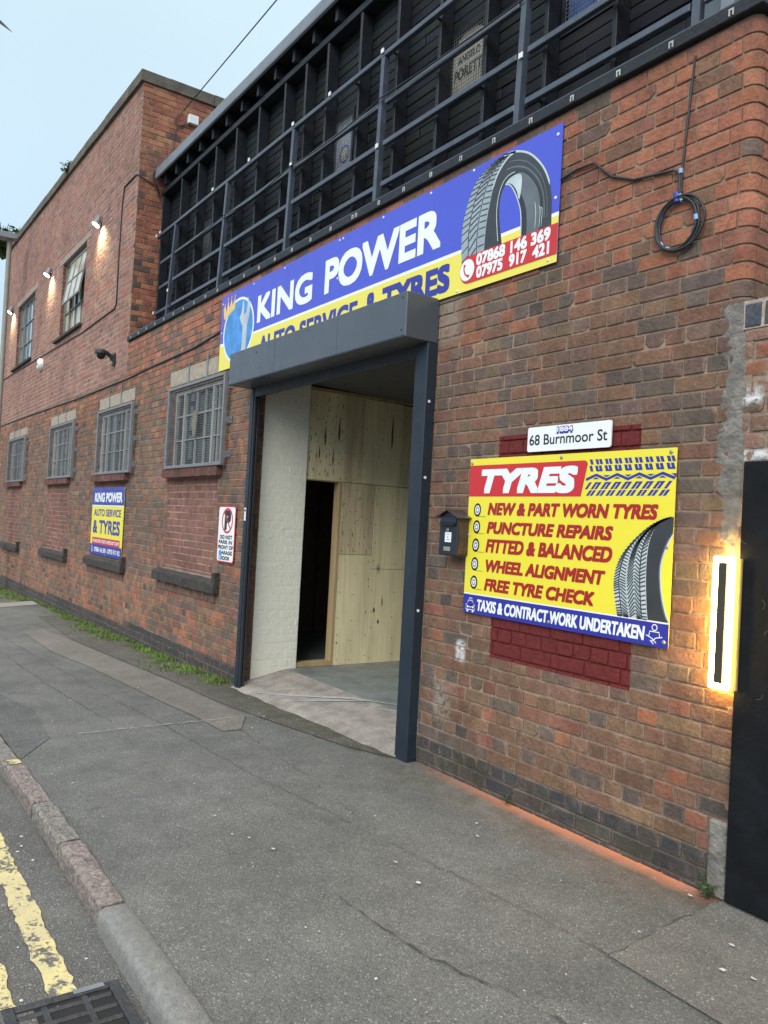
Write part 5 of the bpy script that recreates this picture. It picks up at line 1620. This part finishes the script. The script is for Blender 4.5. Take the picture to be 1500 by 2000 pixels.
# ------------------------------------------------------------------ mailbox
mbx = thing('mailbox', 'small dark navy mailbox with a scalloped pitched roof and white label', 'mailbox')
X0, X1, YF = -3.845, -3.672, -.105
zb, zt = 1.362, 1.602
mb = MB(); mb.cbox(X0, X1, YF, -.004, zb, zt, .004); mb.mat(1); mb.box(X1, X1 + .0015, YF + .012, -.008, zb + .01, zt - .004)
mb.build('body', [M['mailbox'], M['rust']], mbx)
mb = MB()
xm = (X0 + X1) / 2
mb.prism([(X0, zt - .001), (X1, zt - .001), (xm, zt + .036)], YF + .002, -.006)
mb.build('gable', M['mailbox'], mbx)
mb = MB()
for sgn, xe in ((-1, X0 - .026), (1, X1 + .026)):
    a, b = (xe, zt - .006), (xm, zt + .042)
    d = .004
    P_ = [a, (a[0], a[1] - d), (b[0], b[1] - d), b]
    if sgn < 0: P_ = [a, (a[0], a[1] - d), (b[0], b[1] - d), b]
    else: P_ = [b, (b[0], b[1] - d), (a[0], a[1] - d), a]
    mb.prism(P_, YF - .02, -.003)
    k = 8
    for q in range(k):
        u = (q + .5) / k
        px_, pz_ = a[0] + (b[0] - a[0]) * u, a[1] + (b[1] - a[1]) * u
        mb.prism([(px_ + .006 * math.cos(t), pz_ - .003 + .006 * math.sin(t)) for t in np.linspace(math.pi, 2 * math.pi, 6)], YF - .0205, YF - .018)
mb.build('roof', plain('mailbox_roof_paint', (.055, .045, .045), .35, var=.3), mbx)
mb = MB(); mb.box(X0 + .012, X1 - .012, YF - .006, YF - .0005, 1.553, 1.592)
mb.add([(X0 + .012, YF - .006, 1.565), (X1 - .012, YF - .006, 1.565), (X1 - .018, YF - .022, 1.545), (X0 + .018, YF - .022, 1.545)], [(0, 3, 2, 1), (0, 1, 2, 3)])
mb.build('flap', M['anth'], mbx)
mb = MB(); mb.box(X0 + .004, X1 - .004, YF - .002, YF - .0005, 1.538, 1.541); mb.build('door_seam', M['s_black'], mbx)
mb = MB(); mb.tube([(xm, YF - .0005, 1.517), (xm, YF - .006, 1.517)], .0125, 14); mb.build('lock', M['galv'], mbx)
mb = MB(); mb.box(xm - .028, xm + .032, YF - .0015, YF - .0005, 1.442, 1.503)
lb = mb.build('label', M['s_white'], mbx)
text('THIS', xm - .018, xm + .018, 1.485, 1.494, YF - .0018, M['wingrey'], lb, 0)
mb = MB(); mb.box(xm - .012, xm + .022, YF - .0022, YF - .0017, 1.455, 1.459); mb.box(xm - .004, xm + .004, YF - .0022, YF - .0017, 1.468, 1.478); mb.build('scribble', M['wingrey'], lb)
mb = MB(); mb.cbox(xm - .035, xm + .028, YF - .004, YF - .0005, 1.388, 1.414, .001); mb.build('name_plate', plain('worn_brass', (.32, .32, .24), .45, .3), mbx)

# ------------------------------------------------------------------ lit lamp, gate and yard wall on the right
ll = thing('wall_lamp', 'tall glowing rectangular wall lamp beside the black gate', 'lamp')
lx0, lx1, lz0, lz1 = -2.0, -1.908, .898, 1.467
mb = MB(); mb.cbox(lx0 + .0255, lx1 - .0255, -.0615, -.004, lz0 + .0255, lz1 - .0255, .002); mb.build('body', plain('lamp_body', (.05, .042, .03), .6), ll)
mb = MB()
w = .0245
mb.cbox(lx0, lx0 + w, -.062, -.036, lz0, lz1, .005); mb.cbox(lx1 - w, lx1, -.062, -.036, lz0, lz1, .005)
mb.cbox(lx0 + w, lx1 - w, -.0615, -.036, lz0, lz0 + w, .004); mb.cbox(lx0 + w, lx1 - w, -.0615, -.036, lz1 - w, lz1, .004)
mb.build('light_ring', M['led'], ll)
mb = MB(); mb.cbox(lx1 + .006, lx1 + .033, -.05, -.0355, lz0 + .005, lz1 - .005, .003); mb.build('side_strip', M['strip_yellow'], ll)  # narrow yellow strip just right of the ring, in front of the gate edge
gt = thing('gate', 'plain black gate panel at the right edge of the photo', 'gate')
mb = MB(); mb.cbox(-1.897, -.75, -.034, .01, .012, 1.878, .005); mb.build('panel', M['gate'], gt)
mb = MB()
g = random.Random(17)
for i in range(14):
    x, z = g.uniform(-1.87, -1.6), g.uniform(.9, 1.6)
    a = g.uniform(0, 6.28)
    rr_ = g.uniform(.02, .05)
    mb.ribbon([(x + rr_ * math.cos(a + t), z + rr_ * .7 * math.sin(a + t)) for t in np.linspace(0, g.uniform(1, 3), 8)], .0012, -.0343 - i * 1e-5)
mb.build('scratches', plain('scratch_grey', (.14, .13, .12), .7), gt)
mb = MB(); mb.cbox(-.85, -.80, -.06, -.0345, .95, 1.1, .004); mb.build('handle', M['galv'], gt)
yw = thing('yard_wall', 'lower brick yard wall with blue brick coping above the black gate', 'wall')
rs = bond(-1.985, 1.6, -.1, 2.46, 'english', H, seed=95, off=.05)
rs = minus(rs, [(-1.897, -.75, -1, 1.88), (-2.06, -1.945, -1, 3)])
lay('wall', rs, lambda x, z, r: pick(cg, [(3, RED), (3, ORANGE), (2, (.3, .17, .13)), (1, TAN), (.7, (.42, .38, .36)), (1, PURP)]), at_y(.004), [M['brick'], M['mortar']], yw, joint=.014, djit=.006, cham=.008,
    mortar=grid_minus(-1.985, 1.6, -.1, 2.57, [(-1.897, -.75, -1, 1.88)]), seed=96, rag=1.6, smear_k=1.0)
rs = [(-1.945 + i * .088, -1.945 + (i + 1) * .088, 2.455, 2.572) for i in range(38)]
lay('coping', rs, lambda x, z, r: pick(cg, [(3, (.06, .068, .082)), (1, (.09, .085, .085))]), at_y(-.006), [M['brick_up'], M['mortar_pale']], yw, joint=.014, mortar=[(-1.945, 1.4, 2.455, 2.58)], mdepth=.004, seed=97, cham=.008)
mb = MB(); mb.box(-1.95, 1.6, .03, .3, 2.40, 2.575); mb.box(-.74, 1.6, .03, .3, -.1, 2.399); mb.box(-1.98, -1.9, .03, .3, -.1, 2.399); mb.build('core', M['fillet'], yw)
# cement fillet between the two walls, lumpy
mb = MB()
g = random.Random(31)
nz, nxx = 60, 6
vs = []
for i in range(nz + 1):
    z = 1.42 + 1.16 * i / nz
    wl = -2.046 + .016 * math.sin(z * 9) + .012 * math.sin(z * 31) + g.uniform(-.014, .014); wr = -1.938 + .010 * math.sin(z * 7 + 1) + g.uniform(-.010, .010)
    if z > 1.85: wl -= .012; wr += .022
    if z < 1.85: wl += .012; wr = min(wr + .012, -1.905)
    if z < 1.52: wl += .03
    for j in range(nxx + 1):
        t = j / nxx
        bul = math.sin(math.pi * t)
        vs.append((wl + (wr - wl) * t, .010 - .013 * bul ** .5 + g.uniform(-.006, .006) * bul, z))
mb.add(vs, [(i * (nxx + 1) + j, i * (nxx + 1) + j + 1, (i + 1) * (nxx + 1) + j + 1, (i + 1) * (nxx + 1) + j) for i in range(nz) for j in range(nxx)], True)
mb.build('cement_fillet', M['fillet'], yw)
mb = MB(); mb.cbox(-1.995, -1.9, -.02, .02, .0, .33, .012); mb.build('cement_foot', M['fillet'], yw)

# ------------------------------------------------------------------ cables, coil
mb = MB()
mb.tube(curve3 := [(-2.245, -.008, 3.80), (-2.262, -.012, 3.55), (-2.283, -.014, 3.27), (-2.284, -.014, 3.15)], .0055, 8)
mb.tube([(-3.06, -.01, 3.484), (-2.94, -.013, 3.50), (-2.82, -.016, 3.492), (-2.70, -.012, 3.38), (-2.56, -.010, 3.318), (-2.43, -.010, 3.30), (-2.33, -.014, 3.285), (-2.292, -.016, 3.262), (-2.292, -.016, 3.15)], .007, 8)
tag(mb.build('cable', M['cable']), 'black cable hanging down the wall and across from the banner to the cable coil', 'cable')
co = thing('cable_coil', 'coiled black cable bound with blue tape hanging on the wall right of the banner', 'cable coil')
mb = MB()
g = random.Random(77)
for k in range(6):
    cx_, cz_ = -2.292 + g.uniform(-.006, .006), 3.012 + g.uniform(-.006, .006)
    rx, rz = .098 + .004 * k * g.uniform(.5, 1), .118 + .004 * k * g.uniform(.5, 1)
    if k == 5: cx_, rx, rz = -2.275, .128, .128
    mb.tube([(cx_ + rx * math.cos(a) + g.uniform(-.002, .002), -.012 - .006 * (k % 3) - .012 * math.sin(a * .5) ** 2, cz_ + rz * math.sin(a)) for a in np.linspace(math.pi / 2 + .05 * k, math.pi / 2 + .05 * k + 2 * math.pi * .995, 36)], .0062, 7)
mb.build('loops', M['cable'], co)
for pts_, r_, m_ in (([(-2.302, -.02, 3.165), (-2.296, -.02, 3.12)], .016, 'tape'), ([(-2.285, -.022, 3.15), (-2.268, -.02, 3.118)], .011, 'tape_pale'), ([(-2.386, -.02, 3.07), (-2.396, -.02, 3.03), (-2.393, -.018, 2.99)], .013, 'tape'), ([(-2.374, -.024, 3.085), (-2.385, -.022, 3.055)], .012, 'tape'),
                      ([(-2.192, -.022, 3.03), (-2.188, -.022, 3.005)], .011, 'tape_pale'), ([(-2.375, -.022, 2.945), (-2.362, -.022, 2.925)], .010, 'tape_pale'), ([(-2.345, -.024, 2.91), (-2.325, -.024, 2.902)], .010, 'tape_pale'), ([(-2.288, -.016, 3.278), (-2.287, -.016, 3.255)], .011, 'tape_pale')):
    mb = MB(); mb.tube(pts_, r_, 8); mb.build('tape_wrap', M[m_], co)
mb = MB()
mb.tube([(-7.70, -.006, 3.455), (-8.5, -.008, 3.393), (-9.89, -.008, 3.376), (-10.95, -.008, 3.35), (-13.76, -.008, 3.352), (-17.58, -.008, 3.41), (-21.7, -.008, 3.45)], .012, 6)
tag(mb.build('cable', M['cable']), 'long black cable running along the wall above the ground floor window lintels', 'cable')
mb = MB()
mb.tube([(-11.01, .30, 6.0), (-11.005, .27, 6.1), (-11.0, .0, 6.197), (-11.10, -.01, 6.23), (-11.64, -.008, 6.235), (-11.71, -.008, 6.0), (-11.735, -.008, 5.1), (-11.71, -.008, 4.56), (-11.78, -.008, 4.485), (-13.69, -.008, 4.45), (-17.6, -.008, 4.53), (-21.7, -.008, 4.585)], .011, 6)
tag(mb.build('cable', M['cable']), 'black cable stepping down the tall wall and running below its upper windows', 'cable')
mb = MB()
mb.tube([(-11.0, y, z) for y, z in ((.576, 7.296), (.50, 7.2), (.458, 7.123), (.48, 7.06), (.544, 7.05), (.646, 7.12), (.69, 7.18))], .007, 6)
mb.tube([(-11.0, y, z) for y, z in ((.60, 7.1), (.50, 7.04), (.461, 6.94), (.462, 6.68), (.46, 6.4))], .007, 6)
mb.tube([(-10.99, y, z) for y, z in ((.21, 6.33), (.186, 6.233), (.21, 6.15), (.26, 6.05), (.30, 5.96))], .014, 6)
tag(mb.build('cable', M['cable']), 'black cables looping down the end wall of the tall building to the gutter', 'cable')
bxo = thing('junction_box', 'small white cable box on the end wall of the tall building', 'junction box')
mb = MB(); mb.cbox(-11.02, -10.95, .64, .79, 7.13, 7.26, .008); mb.build('case', M['plastic_w'], bxo)
mb = MB(); mb.tube([(-10.99, .66, 7.129), (-10.99, .66, 7.10)], .01, 6); mb.build('gland', M['cable'], bxo)
mb = MB(); mb.tube(sag((-11.0, .576, 7.296), (25.08, .612, 8.502), .0, 16), .008, 6)
wr_ = mb.build('overhead_wire', M['cable'])
tag(wr_, 'thin overhead wire rising from the end wall of the tall building into the sky', 'wire')

# ------------------------------------------------------------------ spotlights, alarm box, camera on the tall building
def spot(x, z, label):
    t = thing('wall_spotlight', label, 'spotlight', 'spotlights along the tall wall')
    mb = MB()
    mb.cbox(x - .04, x + .04, -.02, -.002, z - .02, z + .09, .004)
    mb.build('bracket', M['galv'], t)
    mb = MB()
    mb.tube([(x, -.035, z + .09), (x, -.04, z + .05), (x - .0, -.065, z - .02), (x, -.085, z - .055)], [.04, .045, .055, .065], 14)
    mb.build('head', M['galv'], t)
    mb = MB(); mb.tube([(x, -.0865, z - .058), (x, -.090, z - .064)], .056, 14); mb.build('lens', M['spotled'], t)
    l = bpy.data.lights.new('lamp', 'SPOT'); l.energy = 75; l.spot_size = R(120); l.spot_blend = 1.0; l.color = (1.0, .88, .52); l.shadow_soft_size = .03
    o = bpy.data.objects.new('lamp', l); o.location = (x + .05, -.15, z - .075)
    o.rotation_euler = Vector((.12, .5, -1)).to_track_quat('-Z', 'Y').to_euler()
    COL.objects.link(o); o.parent = t
spot(-12.85, 6.06, 'lit wall spotlight nearest the corner of the tall building')
spot(-16.38, 6.08, 'lit wall spotlight between the two upper windows')
spot(-20.4, 6.13, 'lit wall spotlight beside the street lamp head')
ab = thing('alarm_box', 'small pale round alarm unit on the tall wall beneath the upper windows', 'alarm')
mb = MB(); mb.tube([(-16.75, -.002, 4.34), (-16.75, -.06, 4.34), (-16.75, -.09, 4.34)], [.12, .12, .08], 18); mb.build('cover', M['plastic_w'], ab)
mb = MB(); mb.tube([(-16.75, -.0905, 4.34), (-16.75, -.1, 4.34)], .03, 10); mb.build('lens', M['galv'], ab)
cc = thing('security_camera', 'black dome security camera on a curved bracket on the tall wall', 'camera')
mb = MB(); mb.cbox(-11.69, -11.59, -.03, -.002, 3.62, 3.80, .006); mb.build('wall_plate', M['anth_dark'], cc)
mb = MB(); mb.tube([(-11.64, -.03, 3.70), (-11.64, -.06, 3.75), (-11.64, -.12, 3.79), (-11.64, -.19, 3.80)], [.035, .03, .03, .035], 10); mb.build('arm', M['anth_dark'], cc)
mb = MB(); mb.tube([(-11.64, -.2, 3.83), (-11.64, -.2, 3.805), (-11.64, -.2, 3.765)], [.05, .085, .085], 20); mb.build('hood', M['anth_dark'], cc)
mb = MB(); mb.tube([(-11.64, -.2, 3.765), (-11.64, -.2, 3.73), (-11.64, -.2, 3.70), (-11.64, -.2, 3.685)], [.066, .062, .045, .015], 18); mb.build('dome', NT('dome_glass').set(col=(.01, .01, .012), rough=.08), cc)

# ------------------------------------------------------------------ street lamp
sl = thing('street_lamp', 'tall beige street lamp post with a flat grey head at the left edge', 'street lamp')
px_, py_ = -18.9, -.4
mb = MB(); mb.tube([(px_, py_, -.5), (px_, py_, 1.0), (px_, py_, 1.05), (px_, py_, 7.36)], [.085, .08, .055, .05], 16); mb.build('pole', M['pole'], sl)
mb = MB()
pr = [(.16, 7.34), (.16, 7.40), (.10, 7.45), (-.2, 7.44), (-.62, 7.40), (-.72, 7.36), (-.70, 7.33), (-.2, 7.30), (.05, 7.31)]
vs = []
for (xx, k) in ((-.15, .86), (-.11, 1), (.11, 1), (.15, .86)):
    for (y, z) in pr:
        vs.append((px_ + xx, py_ + y * k, 7.38 + (z - 7.38) * k))
m_ = len(pr)
mb.add(vs, [(i * m_ + j, i * m_ + (j + 1) % m_, (i + 1) * m_ + (j + 1) % m_, (i + 1) * m_ + j) for i in range(3) for j in range(m_)])
mb.add(vs[:m_], [tuple(range(m_))[::-1]]); mb.add(vs[-m_:], [tuple(range(m_))])
mb.build('lantern', M['lampgrey'], sl)
mb = MB(); mb.tube([(px_, py_ - .02, 7.45), (px_, py_ - .02, 7.62)], [.012, .004], 6); mb.build('sensor_spike', M['lampgrey'], sl)

# ------------------------------------------------------------------ grass and weeds
def blades(name, spots, mat, hmin, hmax, w, seed, kind='stuff', label=None, cat=None):
    g = random.Random(seed)
    mb = MB()
    for (x, y, z) in spots:
        h = g.uniform(hmin, hmax); a = g.uniform(0, 6.283); ln = g.uniform(.2, .9) * h
        dx, dy = math.cos(a), math.sin(a)
        ww = w * g.uniform(.6, 1.3)
        b0 = (x - dy * ww, y + dx * ww, z); b1 = (x + dy * ww, y - dx * ww, z)
        m0 = (x + dx * ln * .4 - dy * ww * .8, y + dy * ln * .4 + dx * ww * .8, z + h * .6); m1 = (x + dx * ln * .4 + dy * ww * .8, y + dy * ln * .4 - dx * ww * .8, z + h * .6)
        tp = (x + dx * ln, y + dy * ln, z + h)
        mb.add([b0, b1, m1, m0, tp], [(0, 1, 2, 3), (3, 2, 4)])
    o = mb.build(name, mat)
    return tag(o, label, cat, kind=kind)
g = random.Random(13)
sp = []
for i in range(16000):
    x = -7.0 - g.random() * 15
    wd = .16 + .09 * math.sin(x * 2.1) + .06 * math.sin(x * 5.3 + 1)
    if -16.6 < x < -13.4: wd *= .25
    if x < -16.2: wd += .25
    clump = math.sin(x * 7.7) + math.sin(x * 17.1 + 2) + g.uniform(-1.2, 1.2)
    if clump < -.5: continue
    y = -abs(g.gauss(0, 1)) * wd * .7 - .01
    sp.append((x, y, ground(x, y) + .002))
blades('grass', sp, M['grass'], .012, .05, .004, 14, label='short green grass growing along the foot of the left wall', cat='grass')
def weed(x, y, z, n_, s_, label, name='weed', up=1.0, mat=None):
    t = thing(name, label, 'plant')
    g = random.Random(int(abs(x * 1000)))
    mb, st = MB(), MB()
    for i in range(n_):
        a = g.uniform(0, 6.283); h = s_ * g.uniform(.3, 1.0) * up; rr_ = s_ * g.uniform(.15, .6)
        p0 = Vector((x, y, z)); p1 = Vector((x + math.cos(a) * rr_, y + math.sin(a) * rr_, z + h))
        st.tube([p0, p0.lerp(p1, .5) + Vector((0, 0, h * .12)), p1], [s_ * .02, s_ * .015, s_ * .008], 5)
        for q in range(5):
            t_ = g.uniform(.35, 1.0); c_ = p0.lerp(p1, t_)
            b_ = g.uniform(0, 6.283); L_ = s_ * g.uniform(.12, .28); ww = L_ * .32
            d_ = Vector((math.cos(b_), math.sin(b_), g.uniform(-.3, .6))).normalized()
            n2 = d_.cross(Vector((0, 0, 1))).normalized()
            mb.add([c_, c_ + d_ * L_ * .5 + n2 * ww, c_ + d_ * L_, c_ + d_ * L_ * .5 - n2 * ww], [(0, 1, 2, 3)])
    mb.build('leaves', mat or M['leaf'], t); st.build('stems', M['leaf'], t)
weed(-3.22, -.03, ground(-3.2), 7, .075, 'tiny weed growing from the wall foot below the red paint patch')
weed(-1.96, -.045, .0, 10, .12, 'small weed at the foot of the black gate')
weed(-1.99, -.02, .02, 6, .08, 'low weed against the cement foot beside the gate')
weed(-15.3, -.05, 7.66, 12, .34, 'small weed sprouting from the middle of the tall wall coping', up=.8)
weed(-21.9, -.1, 7.70, 90, .95, 'leafy bush growing from the far end of the tall wall coping', name='bush')

# gull at the edge of the sky
bd = thing('bird', 'grey bird in flight cut off by the top left edge of the photo', 'bird')
bc = Vector((-17.95, -1.15, 11.31))
mb = MB()
mb.tube([bc + Vector((-.30, -.1, .02)), bc + Vector((-.2, -.07, .02)), bc + Vector((-.02, 0, 0)), bc + Vector((.16, .06, -.01)), bc + Vector((.25, .09, 0)), bc + Vector((.30, .11, .0))], [.015, .055, .075, .05, .035, .006], 10)
mb.build('body', M['lampgrey'], bd)
for sg in (1, -1):
    mb = MB()
    a_ = bc + Vector((0, 0, .03)); t1 = a_ + Vector((.12, .30 * sg, .12)); t2 = a_ + Vector((-.02, .75 * sg, -.04))
    up_ = Vector((0, 0, .012))
    P1 = [a_ + Vector((.10, 0, 0)), t1 + Vector((.08, 0, 0)), t2, t1 + Vector((-.14, 0, 0)), a_ + Vector((-.14, 0, 0))]
    mb.add([p + up_ for p in P1] + [p - up_ for p in P1], [(0, 1, 2, 3, 4), (9, 8, 7, 6, 5)] + [(i, i + 5, (i + 1) % 5 + 5, (i + 1) % 5) for i in range(5)])
    mb.build('wing', M['lampgrey'], bd)
for ch in bd.children:
    ch.matrix_local = Matrix.Translation(bc) @ Matrix.Scale(.55, 4) @ Matrix.Translation(-bc)
